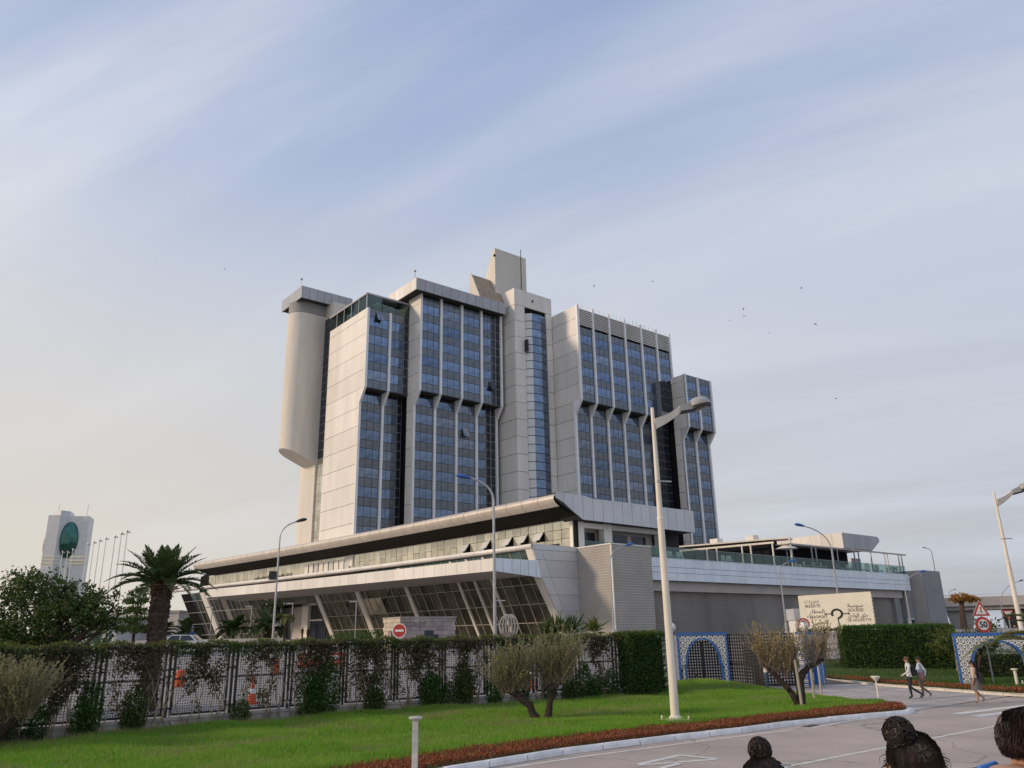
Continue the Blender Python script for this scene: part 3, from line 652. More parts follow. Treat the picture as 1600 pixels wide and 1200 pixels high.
for z in (12.2, 9.7, 7.2, 4.8):
    mb = MB(); ribbon(mb, lambda q: [(Pz(z) - .06, z + .04), (Pz(z) - .12, z), (Pz(z) - .06, z - .04)], list(np.linspace(7, ENT[0], 20)) if z < 10 else [7 + i * 4.2 for i in range(0, 29)])
    if z < 10: ribbon(mb, lambda q: [(Pz(z) - .06, z + .04), (Pz(z) - .12, z), (Pz(z) - .06, z - .04)], list(np.linspace(ENT[1], 124, 8)))
    mb.build('transom', M['clad'], slope)
for a, w_ in ((17.4, .45), (21.2, .45), (25.0, .45), (38.5, .9), (53.0, 1.4), (66.6, 1.3), (86.2, 1.4), (112.5, 3.0)):
    MB().extr([(Pz(13.8) - .3 + off(a), 13.8), (Pz(13.8) + .5 + off(a), 13.8), (Pz(2.0) + .5 + off(a), 2.0), (Pz(2.0) - .3 + off(a), 2.0)], 'y', a - w_ / 2, a + w_ / 2).build('raking_column', M['clad'], slope)
# entrance
en = MB().box(-1.5 + off(76), 4, ENT[0] - .3, ENT[1] + 10, 2, 10.4).build('entrance', M['soffit'], hotel)
p_ = -1.55 + off(76)
MB().box(p_ - .25, p_, 79.5, 94, 2.0, 9.6).build('entrance_wall', M['beam'], en)
MB().box(p_ - .6, p_, 76.6, 79.4, 2.0, 10).build('door_jamb', M['clad'], en)
MB().box(p_ - .6, p_, 67.5, 79.4, 9.62, 10.3).build('door_head', M['clad'], en)
for i in range(3): MB().box(p_ - .12, p_ - .05, 68.0 + i * 2.8, 70.6 + i * 2.8, 2.4, 6.6).build('glass_door', M['darkglass'], en)
MB().box(p_ - .2, p_ - .02, 67.8, 76.5, 6.7, 6.95).build('door_transom', M['clad'], en)
MB().box(-17, p_ + .5, 58, 92, 2.0, 3.3).build('entrance_terrace', M['concrete'], en)
# entrance canopy
cz = lambda q: .010 * (q - 6.4)
ccan = MB()
qc = [6.45 + i * 2.52 for i in range(0, 36)]
ribbon(ccan, lambda q: [(-14.25, 10.95 + cz(q)), (-14.0, 12.4 + cz(q)), (-7.3, 12.5 + cz(q)), (-7.3, 10.6 + cz(q) * .6), (-14.25, 10.95 + cz(q))], qc)
can = ccan.build('entrance_canopy', M['beam'], hotel)
for a, b in zip(qc, qc[1:]):
    MB().add([(-14.33 + off(a), a + .03, 10.9 + cz(a)), (-14.33 + off(b), b - .03, 10.9 + cz(b)), (-14.33 + off(b), b - .03, 12.46 + cz(b)), (-14.33 + off(a), a + .03, 12.46 + cz(a)), (-14.25 + off(a), a + .03, 10.9 + cz(a)), (-14.25 + off(b), b - .03, 10.9 + cz(b)), (-14.25 + off(b), b - .03, 12.46 + cz(b)), (-14.25 + off(a), a + .03, 12.46 + cz(a))], [(0, 1, 2, 3), (7, 6, 5, 4), (0, 4, 5, 1), (1, 5, 6, 2), (2, 6, 7, 3), (3, 7, 4, 0)]).build('fascia_panel', M['clad'], can)
xr = [-14.33, -12.9, -11.5, -10.1, -8.8, -7.5, -6.55]
for a, b in zip(xr, xr[1:]):
    lo = lambda p: 10.9 - (p + 14.33) * .078
    MB().extr([(a + .03, lo(a)), (b - .03, lo(b)), (b - .03 - (.65 if b > -6.6 else 0), 12.48), (a + .03, 12.48)], 'y', 6.3, 6.42).build('fascia_panel', M['alublue'], can)
# white raking end wall, in courses
fin = MB().extr([(-7.7, 14.3), (-.1, 14.5), (-.1, 2), (-1.6, 2), (-6.2, 10.3)], 'y', 6.6, 7.9).build('raking_end_wall', M['clad'], hotel)
def fx(z): return np.interp(z, [2.0, 3.2, 10.28, 14.62], [-1.65, -2.28, -6.4, -8.1])
zs = [2.0, 3.9, 6.1, 8.2, 10.4, 12.6, 13.85]
def fd(z): return np.interp(z, [2.0, 13.85], [-.9, -6.4])
for za, zb_ in zip(zs, zs[1:]):
    MB().extr([(fx(za) , za + .02), (fd(za) - .03, za + .02), (fd(zb_) - .03, zb_ - .02), (fx(zb_), zb_ - .02)], 'y', 6.43, 6.6).build('wall_panel', M['alu'], fin)
    MB().extr([(fd(za) + .02, za + .02), (-.03, za + .02), (-.03, zb_ - .02), (fd(zb_) + .02, zb_ - .02)], 'y', 6.43, 6.6).build('wall_panel', M['alu'], fin)
MB().extr([(fx(13.88), 13.88), (-.03, 13.88), (-.03, 14.55), (-7.9, 14.62)], 'y', 6.43, 6.6).build('wall_panel', M['alu'], fin)
MB().extr([(-6.45, 10.3), (-8.12, 14.6), (-7.7, 14.6), (-1.5, 2), (-1.95, 2), (-2.3, 3.2)], 'y', 6.62, 7.95).build('end_wall_cheek', M['clad'], fin)
# ribbed box
mb = MB(); nr = 42; hh = 14.35 / nr
for i in range(nr):
    z = i * hh
    for (x0, y0, x1, y1, nx, ny) in ((0, 6.43, 0, 0, -1, 0), (0, 0, 7.64, 0, 0, -1)):
        o = .11
        mb.add([(x0 + nx * .0, y0 + ny * .0, z), (x1 , y1, z), (x1 + nx * o - (o if nx and y1 == 0 else 0) * 0, y1 + ny * o, z + hh * .78), (x0 + nx * o, y0 + ny * o, z + hh * .78), (x0, y0, z + hh), (x1, y1, z + hh)], [(0, 1, 2, 3), (3, 2, 5, 4)])
rb = mb.build('ribbed_box', M['ribwall'], hotel)
MB().box(.02, 7.62, .02, 6.4, 0, 14.3).build('box_core', M['dark'], rb); MB().box(-.12, 7.7, -.12, 6.43, 14.35, 14.5).build('box_coping', M['white'], rb); MB().box(-.09, .06, -.13, .06, 0, 14.3).build('corner_trim', M['clad'], rb)
# balcony with columns right of the box
bal = MB().box(.5, 24, 8.5, 12, 14.3, 18).build('balcony', M['soffit'], hotel)
MB().box(1.7, 17.5, 8.3, 8.5, 14.3, 18.05).build('balcony_back_wall', M['beam'], bal)
for a, b, q_ in ((2.6, 5.3, 8.28), (8.3, 12.0, 8.28), (13, 16, 8.28)): MB().box(a, b, q_ - .05, q_, 14.4, 17).build('balcony_door', M['darkglass'], bal)
for a, b in ((.5, 1.6), (5.5, 7.1), (17.3, 18.3)): MB().box(a, b, 6.5, 7.6, 13.9, 18.1).build('balcony_column', M['white'], bal)
MB().box(.5, 18.3, 6.6, 7.4, 17.35, 18.05).build('balcony_beam', M['clad'], bal)
for i in range(8): MB().box(1.7 + i * 2, 3.65 + i * 2, 6.5, 6.54, 14.3, 15.6).build('balcony_pane', M['railglass'], bal)
MB().box(18.6, 22.6, 20, 21, 13, 18.0).build('lobby_glass', M['darkglass'], bal)
# right wing with terrace
wg = MB().box(7.6, 84, 2.7, 44, 0, 13.0).build('right_wing', M['ribwall_dark'], hotel)
mb = MB()
for i in range(26):
    z = i * .335; mb.add([(8, 2.69, z), (81, 2.69, z), (81, 2.61, z + .27), (8, 2.61, z + .27), (8, 2.69, z + .335), (81, 2.69, z + .335)], [(0, 1, 2, 3), (3, 2, 5, 4)])
mb.build('ribbed_cladding', M['ribwall_dark'], wg)
MB().box(7.7, 80.4, 1.9, 2.75, 8.75, 10.15).build('taupe_beam', M['beam'], wg)
MB().box(77.5, 79.5, 2.1, 2.7, 0, 8.75).build('pilaster', M['pier'], wg)
MB().box(7.7, 82.6, 1.25, 2.8, 10.15, 13.05).build('parapet_core', M['dark'], wg)
npan = 37
for i in range(npan):
    a, b = 8.0 + i * 74.6 / npan, 8.0 + (i + 1) * 74.6 / npan
    for z0, z1 in ((10.12, 11.2), (11.2, 11.95), (11.95, 13.15)):
        MB().box(a + .02, b - .02, 1.1, 1.25, z0 + .025, z1 - .025).build('parapet_panel', M['alublue'], wg)
MB().box(7.7, 82.6, 1.1, 3, 13.16, 13.22).build('parapet_coping', M['alublue'], wg)
tr_ = MB().box(7.7, 83, 3.0, 30, 13.0, 13.1).build('terrace_floor', M['concrete'], hotel)
for i in range(30):
    a = 9 + i * 2.45; MB().box(a + .04, a + 2.4, 1.5, 1.54, 13.2, 14.72).build('railing_pane', M['railglass'], tr_)
MB().tube([(9, 1.52, 14.74), (82.5, 1.52, 14.74)], .03, 6).build('hand_rail', M['lampgrey'], tr_)
# pergola
pg = MB()
pg.add([(44.3, 1.75, 17.9), (37.6, 24.5, 17.9), (41, 25.5, 17.9), (47.2, 3, 17.9), (44.3, 1.75, 18.15), (37.6, 24.5, 18.15), (41, 25.5, 18.15), (47.2, 3, 18.15)], [(0, 1, 2, 3), (7, 6, 5, 4), (0, 4, 5, 1), (1, 5, 6, 2), (2, 6, 7, 3), (3, 7, 4, 0)])
pergola = pg.build('pergola', M['lampwhite'], hotel)
MB().bar((40.9, 2.6, 17.1), (36.9, 22, 17.1), .3, .3).build('pergola_beam', M['lampwhite'], pergola)
MB().box(43.7, 84.0, 1.6, 1.85, 16.85, 17.1).build('pergola_beam', M['beam'], pergola)
MB().box(44, 66, 1.9, 12, 16.95, 17.1).build('pergola_roof', M['beam'], pergola)
MB().box(41, 70, 12, 12.4, 13.1, 17.0).add([(37.9, 24, 13.1), (42.5, 8, 13.1), (42.5, 8, 17.9), (37.9, 24, 17.9)], [(0, 1, 2, 3)]).box(43.2, 70, 11.5, 12, 13.1, 18).box(44.6, 66.5, 4.2, 4.4, 13.1, 16.9).add([(38.4, 24, 13.1), (42.0, 4.4, 13.1), (42.0, 4.4, 17.75), (38.4, 24, 17.75)], [(0, 1, 2, 3)]).add([(42.0, 4.4, 13.1), (44.6, 4.4, 13.1), (44.6, 4.4, 17.75), (42.0, 4.4, 17.75)], [(0, 1, 2, 3)]).build('shade_sheets', M['dark'], pergola)  # dark sheets stand in for the shade under the pergola
for a, q_ in ((44.5, 1.75), (50.5, 1.75), (51.8, 1.75), (57.2, 1.75), (58.7, 1.75), (64.5, 1.75), (66, 1.75), (70.5, 1.75), (75.5, 1.75), (76.6, 1.75), (81, 1.75), (82.2, 1.75)):
    MB().box(a - .09, a + .09, q_ - .09, q_ + .09, 13.1, 16.85).build('pergola_post', M['lampgrey'], pergola)
MB().bar((44.3, 1.75, 17.9), (44.3, 1.75, 13.1), .2).build('pergola_post', M['lampwhite'], pergola)
for q_, z in ((2.8, 17), (6.5, 17), (8, 17), (12.5, 17), (14.3, 17), (19, 17)):
    MB().box(40.8 - (q_ - 2.6) * .206 - .1, 40.8 - (q_ - 2.6) * .206 + .1, q_ - .1, q_ + .1, 13.1, 17).build('pergola_post', M['lampwhite'], pergola)
MB().box(71, 74.5, 6, 6.3, 13.1, 16.2).build('service_door', M['pier'], pergola); MB().box(70.7, 71, 5.9, 6.3, 13.1, 16.2).build('service_wall', M['alublue'], pergola)
for p_, q_ in ((43.6, 8.5), (42.2, 15)): MB().box(p_ - .8, p_ + .8, q_ - .8, q_ + .8, 18.15, 19.0).build('roof_unit', M['white'], pergola)
for a, h_ in ((52, .5), (60, .45), (67, .35)): MB().lathe([(1.0, 0), (1.0, .1), (.3, h_)], 10, (a, 3.5, 17.1)).build('roof_unit', M['lampwhite'], pergola)
rbx = MB().extr([(69.2, 18.0), (69.2, 20.9), (82.3, 20.9), (83.1, 20.6), (83.2, 20.0), (79.8, 18.0)], 'y', 6.1, 26).build('rooftop_box', M['slabgrey'], hotel)
for i in range(9): MB().box(69.05, 69.2, 6.05 + i * 2.2, 8.2 + i * 2.2, 18.0, 20.93).build('wall_panel', M['clad'], rbx)  # left panels paler than the front ones, sunlight put into their colour
for i in range(6):
    a = 69.25 + i * 2.02; MB().box(a, a + 1.97, 5.95, 6.1, 18.05, 20.85).build('wall_panel', M['slabgrey'], rbx) if i < 5 else None
# end pier
ep = MB().extr([(84.6, -.63), (92.1, -.63), (93, 9), (84.6, 9)], 'z', 0, 13.95).build('end_pier', M['pier'], hotel)
MB().box(84.45, 84.6, -.5, 6, 0, 13.9).build('pier_side', M['beam'], ep)  # taupe side against the grey front: warm light put into its colour
fr = MB().box(80.5, 83, 1.6, 1.75, 2, 5.0).build('ground_window', M['white'], ep); MB().box(80.7, 82.8, 1.5, 1.6, 2.2, 4.8).build('window_pane', M['darkglass'], ep)
MB().box(81, 84.6, 1.75, 9, 0, 13.0).build('pier_link', M['pier'], ep)
# set the podium out at its true size
done = set()
for o in set(bpy.data.objects) - before_podium:
    if o.type == 'MESH' and o.data.name not in done:
        done.add(o.data.name); o.data.transform(Matrix.Translation(PT) @ Matrix.Scale(PK, 4))
# furniture on the terrace
t = label(empty('parasol', hp_(44.8, 1.95 + .9, 13.1), rad(39)), 'single white parasol open on the long terrace of the right wing', 'parasol')
MB().lathe([(1.55, 2.6), (1.5, 2.66), (.7, 3.0), (.04, 3.25)], 8).build('canopy', M['white'], t); MB().lathe([(.04, 0), (.04, 2.6)], 6).build('pole', M['lampgrey'], t); MB().lathe([(.35, 0), (.35, .1), (.05, .14)], 10).build('base', M['white'], t)
def chair(p, q, lab, grp, rot=0):
    t = label(empty('terrace_chair', hp_(p, q, 13.1), rad(39) + rot), lab, 'chair', grp)
    MB().box(-.35, .35, -.35, .35, .38, .5).build('seat', M['white'], t); MB().box(-.35, .35, .28, .36, .51, 1.05).build('backrest', M['white'], t)
    for sx in (-.3, .3):
        for sy in (-.3, .3): MB().box(sx - .04, sx + .04, sy - .04, sy + .04, 0, .38).build('leg', M['white'], t)
for i, p in enumerate((14.5, 16.5, 27, 28.2, 46.8, 49.2, 52, 54.5, 60, 63, 68, 72.5, 74, 78)):
    chair(p, 2.25, 'white terrace chair behind the glass railing of the right wing, %s from the left' % ORD[i], 'white chairs along the terrace railing', rng.uniform(-.5, .5))
for i, p in enumerate((70, 73.2, 79.5, 80.8)):
    pt = label(empty('potted_plant', hp_(p, 2.2 + .3, 13.1)), 'dark potted shrub by the terrace railing near the grey end pier, %s from the left' % ORD[i], 'potted plant', 'potted shrubs on the terrace')
    MB().lathe([(.25, 0), (.33, .45), (.3, .45)], 10).build('pot', M['pier'], pt)
    V, F = leaves(cloud((0, 0, .95), (.45, .45, .5), 160, .2), .16); link('foliage', npmesh('foliage', V, F, M['leafdark']), pt)
# ------------------------------------------------------------------ background buildings
ft = label(empty('distant_tower', (-223.6, 400, 2.4), rad(24)), 'distant pale tower with a large green glass egg set in its face', 'tower')
mb = MB()
mb.extr([(-9.3, -4), (-4, -6), (0, -3.2), (9, -6), (10.2, 7), (-9.3, 7)], 'z', 0, 62.4)
mb.extr([(-7.5, 0), (-4, -5.6), (0, -2.8), (1, 7), (-7.5, 7)], 'z', 62.4, 64.8); mb.build('tower_body', M['alu'], ft)
MB().ball((1.1, -3.4, 50.6), (4.6, 3.4, 9.0), 24, 16).build('glass_egg', pmat('green_egg_glass', (.05, .16, .14), .05, .6, .2, .2), ft, smooth=True)
MB().ball((-9.0, 0, 48.0), (1.2, 2.6, 5.2), 16, 10).build('side_egg', pmat('side_egg_glass', (.25, .25, .14), .1, .6, .2, .2), ft, smooth=True)
for i in range(3):
    z = 38.6 + i * 1.7
    MB().extr([(-9.45, -4.1), (-4, -6.15), (-.7, -3.9), (-.7, -3.2), (-9.3, -3.6)], 'z', z, z + .7).build('bronze_band', M['gold'], ft)
    MB().extr([(2.6, -4.6), (9.05, -6.15), (9.6, -5), (2.6, -3.8)], 'z', z, z + .7).build('bronze_band', M['gold'], ft)
MB().box(-.4, 2.3, -5.4, -3, 0, 37.5).build('white_shaft', M['white'], ft)
for x in (-5.6, 7.2): MB().box(x - .08, x + .08, 0, .16, 62, 69).build('mast', M['lampgrey'], ft)
wb = label(empty('white_pavilion', (-79, 150, 2.4)), 'low white building with a row of slim columns behind the flagpoles', 'building')
MB().box(-9, 7, 0, 14, 0, 4.2).build('hall', M['alublue'], wb); MB().box(-10, 8, -3, 14, 4.2, 5.2).build('flat_roof', M['white'], wb)
for i in range(10): MB().box(-9.4 + i * 1.85, -8.9 + i * 1.85, -2.6, -2.0, 0, 4.2).build('column', M['white'], wb)
for i in range(9): MB().box(-8.7 + i * 1.75, -7.5 + i * 1.75, -.06, 0, .3, 3.4).build('window', M['win'], wb)
lb = label(empty('beige_building', (-74.5, 160, 2.4)), 'plain beige flat building beside the white columned pavilion', 'building')
MB().box(-7, 9, 0, 14, 0, 6.4).build('wall', M['render'], lb); MB().box(-7.2, 9.2, -.2, 14, 6.4, 6.8).build('roof_edge', M['beam'], lb)
for i in range(4): MB().box(-5 + i * 3.2, -3.4 + i * 3.2, -.06, 0, 2.6, 4.4).build('window', M['darkglass'], lb)
fl = [(-53.36, 110.0, 17.89), (-56.59, 115.0, 18.31), (-59.95, 120.0, 18.52), (-64.32, 126.0, 19.02), (-68.39, 132.0, 19.49), (-72.45, 138.0, 19.93), (-77.12, 145.0, 20.47), (-86.92, 158.0, 21.09), (-90.64, 163.0, 21.17), (-94.49, 168.0, 21.75)]
for i, (x, y, zt) in enumerate(fl):
    t = label(empty('flagpole', (x, y, 2.4)), 'tall bare white flagpole, %s from the right in the row of poles' % ORD[i], 'flagpole', 'row of bare flagpoles')
    MB().tube([(0, 0, 0), (0, 0, zt - 2.4)], [.11, .06], 8).build('pole', M['white'], t); MB().box(-.1, .45, -.05, .05, zt - 2.65, zt - 2.45).ball((0, 0, zt - 2.35), .14, 8, 6).build('truck_arm', M['lampgrey'], t)
    MB().lathe([(.4, 0), (.4, .35), (.2, .45)], 10).build('footing', M['concrete'], t)
# flyover
ov = label(empty('overpass', (0, 0, 0)), 'concrete flyover on dark tapered piers at the far right', 'overpass')
d0, d1 = Vector((79.5, 158, 0)), Vector((150, 118, 0)); dd = (d1 - d0).normalized(); nv = Vector((-dd.y, dd.x, 0))
L0 = (d1 - d0).length
def ob(u, v, z): p = d0 + dd * u + nv * v; return (p.x, p.y, z)
def obox(mb, u0, u1, v0, v1, z0, z1): mb.add([ob(u0, v0, z0), ob(u1, v0, z0), ob(u1, v1, z0), ob(u0, v1, z0), ob(u0, v0, z1), ob(u1, v0, z1), ob(u1, v1, z1), ob(u0, v1, z1)], [(0, 3, 2, 1), (4, 5, 6, 7), (0, 1, 5, 4), (1, 2, 6, 5), (2, 3, 7, 6), (3, 0, 4, 7)]); return mb
obox(MB(), -8, L0, 0, 9, 6.3, 7.2).build('deck', M['concrete'], ov); obox(MB(), -8, L0, -.6, .1, 7.0, 8.6).build('parapet', M['beam'], ov)
mb = MB(); obox(mb, -8, L0, -.3, -.2, 9.0, 9.1)
for i in range(26): obox(mb, -8 + i * 3.5, -7.9 + i * 3.5, -.3, -.2, 8.6, 9.05)
mb.build('guard_rail', M['white'], ov)
for u in (4.5, 13.5, 17.5, 32, 46, 60):
    mb = MB(); mb.add([ob(u - .9, 1, 0), ob(u + .9, 1, 0), ob(u + .9, 7, 0), ob(u - .9, 7, 0), ob(u - 2.2, 1, 5.4), ob(u + 2.2, 1, 5.4), ob(u + 2.2, 7, 5.4), ob(u - 2.2, 7, 5.4), ob(u - 2.2, 1, 6.3), ob(u + 2.2, 1, 6.3), ob(u + 2.2, 7, 6.3), ob(u - 2.2, 7, 6.3)],
       [(0, 1, 5, 4), (1, 2, 6, 5), (2, 3, 7, 6), (3, 0, 4, 7), (4, 5, 9, 8), (5, 6, 10, 9), (6, 7, 11, 10), (7, 4, 8, 11), (8, 9, 10, 11), (0, 3, 2, 1)]); mb.build('pier', M['pier'] if u != 13.5 else M['black'], ov)

# ------------------------------------------------------------------ street lamps
def blue_lamp(hx, hz, px, y, lab, pole_r=.09, headcol='blue', grp='curved street lamps with small heads'):
    b = zg(y); t = label(empty('street_lamp', (px, y, b)), lab, 'street lamp', grp)
    hgt = hz - b; dx = hx - px; s = 1 if dx > 0 else -1; bend = hgt - abs(dx) * .95
    pts = [(0, 0, 0), (0, 0, bend * .5), (0, 0, bend)]; rs = [pole_r, pole_r * .8, pole_r * .6]
    for i in range(1, 9):
        a = i / 8 * math.pi / 2 * .82; pts.append((dx * .92 * (1 - math.cos(a)) / (1 - math.cos(math.pi / 2 * .82)), 0, bend + (hgt - bend) * .97 * math.sin(a) / math.sin(math.pi / 2 * .82))); rs.append(pole_r * .5)
    MB().tube(pts, rs, 8).build('pole', M['lampgrey'], t, smooth=True)
    e = Vector(pts[-1]); d = Vector((s, 0, .22)).normalized(); up = Vector((-d.z * s, 0, abs(d.x)))
    mb = MB()
    sec = [(0, .06), (.12, .12), (.35, .17), (.6, .19), (.82, .15), (.92, .05)]; sc = .95
    n = 10; vs = []
    for u, r in sec:
        for k in range(n):
            a = 2 * math.pi * k / n; vs.append(e + d * u * sc + Vector((0, 1, 0)) * math.cos(a) * r * 1.1 + up * (math.sin(a) * r * (.9 if math.sin(a) > 0 else .45)))
    mb.add(vs, [(i * n + k, i * n + (k + 1) % n, (i + 1) * n + (k + 1) % n, (i + 1) * n + k) for i in range(len(sec) - 1) for k in range(n)] + [tuple(range(n)), tuple(range((len(sec) - 1) * n, len(sec) * n))])
    mb.build('lamp_head', M[headcol], t, smooth=True)
    MB().lathe([(.25, 0), (.25, .06), (pole_r * 1.6, .1), (pole_r * 1.5, 1.0)], 10).build('base_sleeve', M['lampgrey'], t)
    return t
a = blue_lamp(-2.56, 11.75, -1.18, 45, 'curved street lamp with a bright blue head in front of the sloping glass front', .11)
MB().box(-.05, .6, -.03, .03, 4.9, 4.95).build('bracket', M['lampgrey'], a)
b_ = blue_lamp(-16.4, 11.6, -17.6, 60, 'curved street lamp with a dark head and a floodlight box near the palm', .1, 'black')
MB().box(-.55, -.1, -.2, .2, 6.7, 7.3).build('floodlight', M['black'], b_)
blue_lamp(10.3, 10.95, 8.75, 75, 'curved street lamp with a blue head before the ribbed grey box', .1)
blue_lamp(24.8, 11.7, 27.0, 69, 'tall curved street lamp with blue head rising behind the roundabout direction sign', .1)
blue_lamp(28.7, 10.0, 27.55, 85, 'small street lamp with blue head before the dark ribbed wall, above the lopsided tree', .1)
blue_lamp(45.6, 9.15, 43.6, 92, 'street lamp with blue head in front of the grey end pier', .1)
blue_lamp(81.4, 18.3, 82.3, 160, 'faraway thin street lamp showing above the grey end pier', .12, 'lampgrey')
blue_lamp(101.2, 11.6, 100, 190, 'faraway street lamp left of the flyover', .12, 'lampgrey')
blue_lamp(92.5, 11.2, 88.0, 150, 'thin street lamp with a long arm standing before the flyover', .12, 'black')
def big_lamp(x, y, zb, zt, lab, full=True):
    t = label(empty('street_lamp', (x, y, zb)), lab, 'street lamp', 'tall white lamp posts with tapered arms'); h = zt - zb
    MB().tube([(0, 0, .1), (0, 0, 1.6), (0, 0, h * .62)], [.145, .135, .115], 20).tube([(0, 0, h * .62), (0, 0, h * .8), (0, 0, h)], [.10, .085, .06], 20).build('pole', M['lampwhite'], t, smooth=True)
    MB().lathe([(.12, 0), (.125, .05), (.11, .1)], 20, (0, 0, h * .62 - .06)).build('pole_collar', M['lampwhite'], t, smooth=True)
    if h > 7: MB().lathe([(.105, 0), (.105, .06)], 16, (0, 0, h * .74)).bar((0, 0, h * .745), (.55, 0, h * .745), .05).build('band_clamp', M['lampgrey'], t)
    mb = MB(); mb.box(-.36, .36, -.36, .36, -.3, .06).lathe([(.22, 0), (.22, .05), (.15, .12)], 16, (0, 0, .06))
    for sx in (-.32, .32):
        for sy in (-.32, .32): mb.lathe([(.035, 0), (.035, .09), (.02, .11)], 6, (sx, sy, .06))
    mb.build('base_plate', M['lampwhite'], t)
    # tapered box arm
    a0, a1 = Vector((.05, 0, h - .62)), Vector((1.22, 0, h + .06)); w0, w1 = .2, .09
    vs = []
    for u in np.linspace(0, 1, 7):
        p = a0.lerp(a1, u); p.z += .10 * math.sin(u * math.pi) * (-.6); w = w0 + (w1 - w0) * u; hh_ = .19 * (1 - u) + .085 * u
        vs += [p + Vector((-.03, -w * .55, hh_)), p + Vector((-.03, w * .55, hh_)), p + Vector((.03, w * .3, -hh_)), p + Vector((.03, -w * .3, -hh_))]
    MB().add(vs, [(i * 4 + k, i * 4 + (k + 1) % 4, i * 4 + 4 + (k + 1) % 4, i * 4 + 4 + k) for i in range(6) for k in range(4)] + [(3, 2, 1, 0), (24, 25, 26, 27)]).build('arm', M['lampwhite'], t)
    hd = link('lamp_head', None, t, (1.22, 0, h + .06)); hd.rotation_euler = (0, rad(-14), 0)
    MB().add([(-.08, -.1, -.1), (.5, -.15, -.12), (.5, .15, -.12), (-.08, .1, -.1), (-.08, -.08, .1), (.5, -.14, .17), (.5, .14, .17), (-.08, .08, .1)], [(0, 3, 2, 1), (4, 5, 6, 7), (0, 1, 5, 4), (1, 2, 6, 5), (2, 3, 7, 6), (3, 0, 4, 7)]).build('gear_housing', M['lampdark'], hd)
    MB().box(-.06, .5, -.13, .13, -.2, -.11).build('gear_tray', M['black'], hd)
    dome = [(.0, .0)]; mb = MB(); n = 18
    prof = [(.40, -.04), (.415, .02), (.39, .12), (.31, .22), (.18, .29), (.02, .31)]
    vs = []
    for r, z in prof:
        for k in range(n): a = 2 * math.pi * k / n; vs.append((.82 + r * 1.12 * math.cos(a), r * .85 * math.sin(a), z))
    mb.add(vs, [(i * n + k, i * n + (k + 1) % n, (i + 1) * n + (k + 1) % n, (i + 1) * n + k) for i in range(5) for k in range(n)] + [tuple(range(5 * n, 6 * n))]); mb.build('hood', M['lampdark'], hd, smooth=True)
    mb = MB(); vs = []
    for r, z in [(.41, .0), (.425, -.12), (.36, -.14), (.33, -.06)]:
        for k in range(n): a = 2 * math.pi * k / n; vs.append((.82 + r * 1.12 * math.cos(a), r * .85 * math.sin(a), z))
    mb.add(vs, [(i * n + k, i * n + (k + 1) % n, (i + 1) * n + (k + 1) % n, (i + 1) * n + k) for i in range(3) for k in range(n)]); mb.build('hood_rim', M['black'], hd, smooth=True)
    MB().ball((.84, 0, -.07), (.34, .27, .13), 16, 8).build('lens', M['lens'], hd, smooth=True)
    return t
lm = big_lamp(5.17, 28.3, .27, 11.0, 'tall white street lamp with hooded head standing in the red bed by the kerb')
lm.rotation_euler = (0, 0, rad(18))
big_lamp(27.25, 45, .15, 10.35, 'tall white street lamp at the right edge, behind the tiled arch').rotation_euler = (0, 0, rad(6))
wr = MB().tube([(28.5, 45, 7.85), (36, 44, 7.95), (46, 43, 8.1)], .015, 5).build('overhead_wire', M['black']); label(wr, 'thin overhead wire running right from the tall white lamp', 'wire')

# ------------------------------------------------------------------ signs
def text_mesh(s, size, name, parent, loc, rot, mat, width=None, boldness=.0):
    c = bpy.data.curves.new('lettering', 'FONT'); c.body = s; c.size = size; c.align_x = 'CENTER'; c.align_y = 'CENTER'; c.offset = boldness; c.extrude = .004
    o = bpy.data.objects.new('lettering', c); COL.objects.link(o); bpy.context.view_layer.update()
    me = bpy.data.meshes.new_from_object(o.evaluated_get(bpy.context.evaluated_depsgraph_get())); bpy.data.objects.remove(o); bpy.data.curves.remove(c)
    me.name = name
    if width and len(me.vertices):
        xs_ = [v.co.x for v in me.vertices]; w = max(xs_) - min(xs_)
        if w > width:
            for v in me.vertices: v.co.x *= width / w
    me.materials.clear(); me.materials.append(mat)
    p = link(name, me, parent, loc); p.rotation_euler = rot; return p
signcol = pmat('cream_sign_face', (.86, .80, .66), .5, 0, .04, .8)
ds_ = label(empty('direction_sign', (25.5, 66, zg(66)), rad(-24)), 'large cream direction sign with a roundabout diagram and place names above the hedge', 'road sign')
zb0 = 2.93 - zg(66)
face = MB().extr([(-2.42, zb0), (2.42, zb0), (2.42, zb0 + 3.0), (-2.42, zb0 + 2.86)], 'y', -.05, 0).build('sign_face', signcol, ds_)
for x in (-1.5, 1.5): MB().box(x - .08, x + .08, .08, .2, 0, zb0 + 2.6).build('post', M['lampgrey'], ds_)
mb = MB()
for i in range(10): mb.box(2.42, 2.47, -.05, .0, zb0 + .02 + i * .29, zb0 + .2 + i * .29)
mb.build('edge_ribs', M['beam'], ds_, kind='stuff')
blk = pmat('sign_black', (.03, .028, .02), .6)
mb = MB(); n = 22; vs = []
for i in range(n + 1):
    a = rad(-90 + 8 + (300 - 8) * i / n); 
    for r in (.25, .41): vs.append((.05 + r * math.cos(a), -.056, zb0 + 1.38 + r * math.sin(a)))
mb.add(vs, [(2 * i, 2 * i + 1, 2 * i + 3, 2 * i + 2) for i in range(n)])
cx, cz_ = .05, zb0 + 1.38
mb.add([(cx - .72, -.056, cz_ - .035), (cx - .32, -.056, cz_ - .035), (cx - .32, -.056, cz_ + .035), (cx - .72, -.056, cz_ + .035), (cx - .72, -.056, cz_ - .1), (cx - .72, -.056, cz_ + .1), (cx - .86, -.056, cz_)], [(0, 1, 2, 3), (4, 5, 6)])
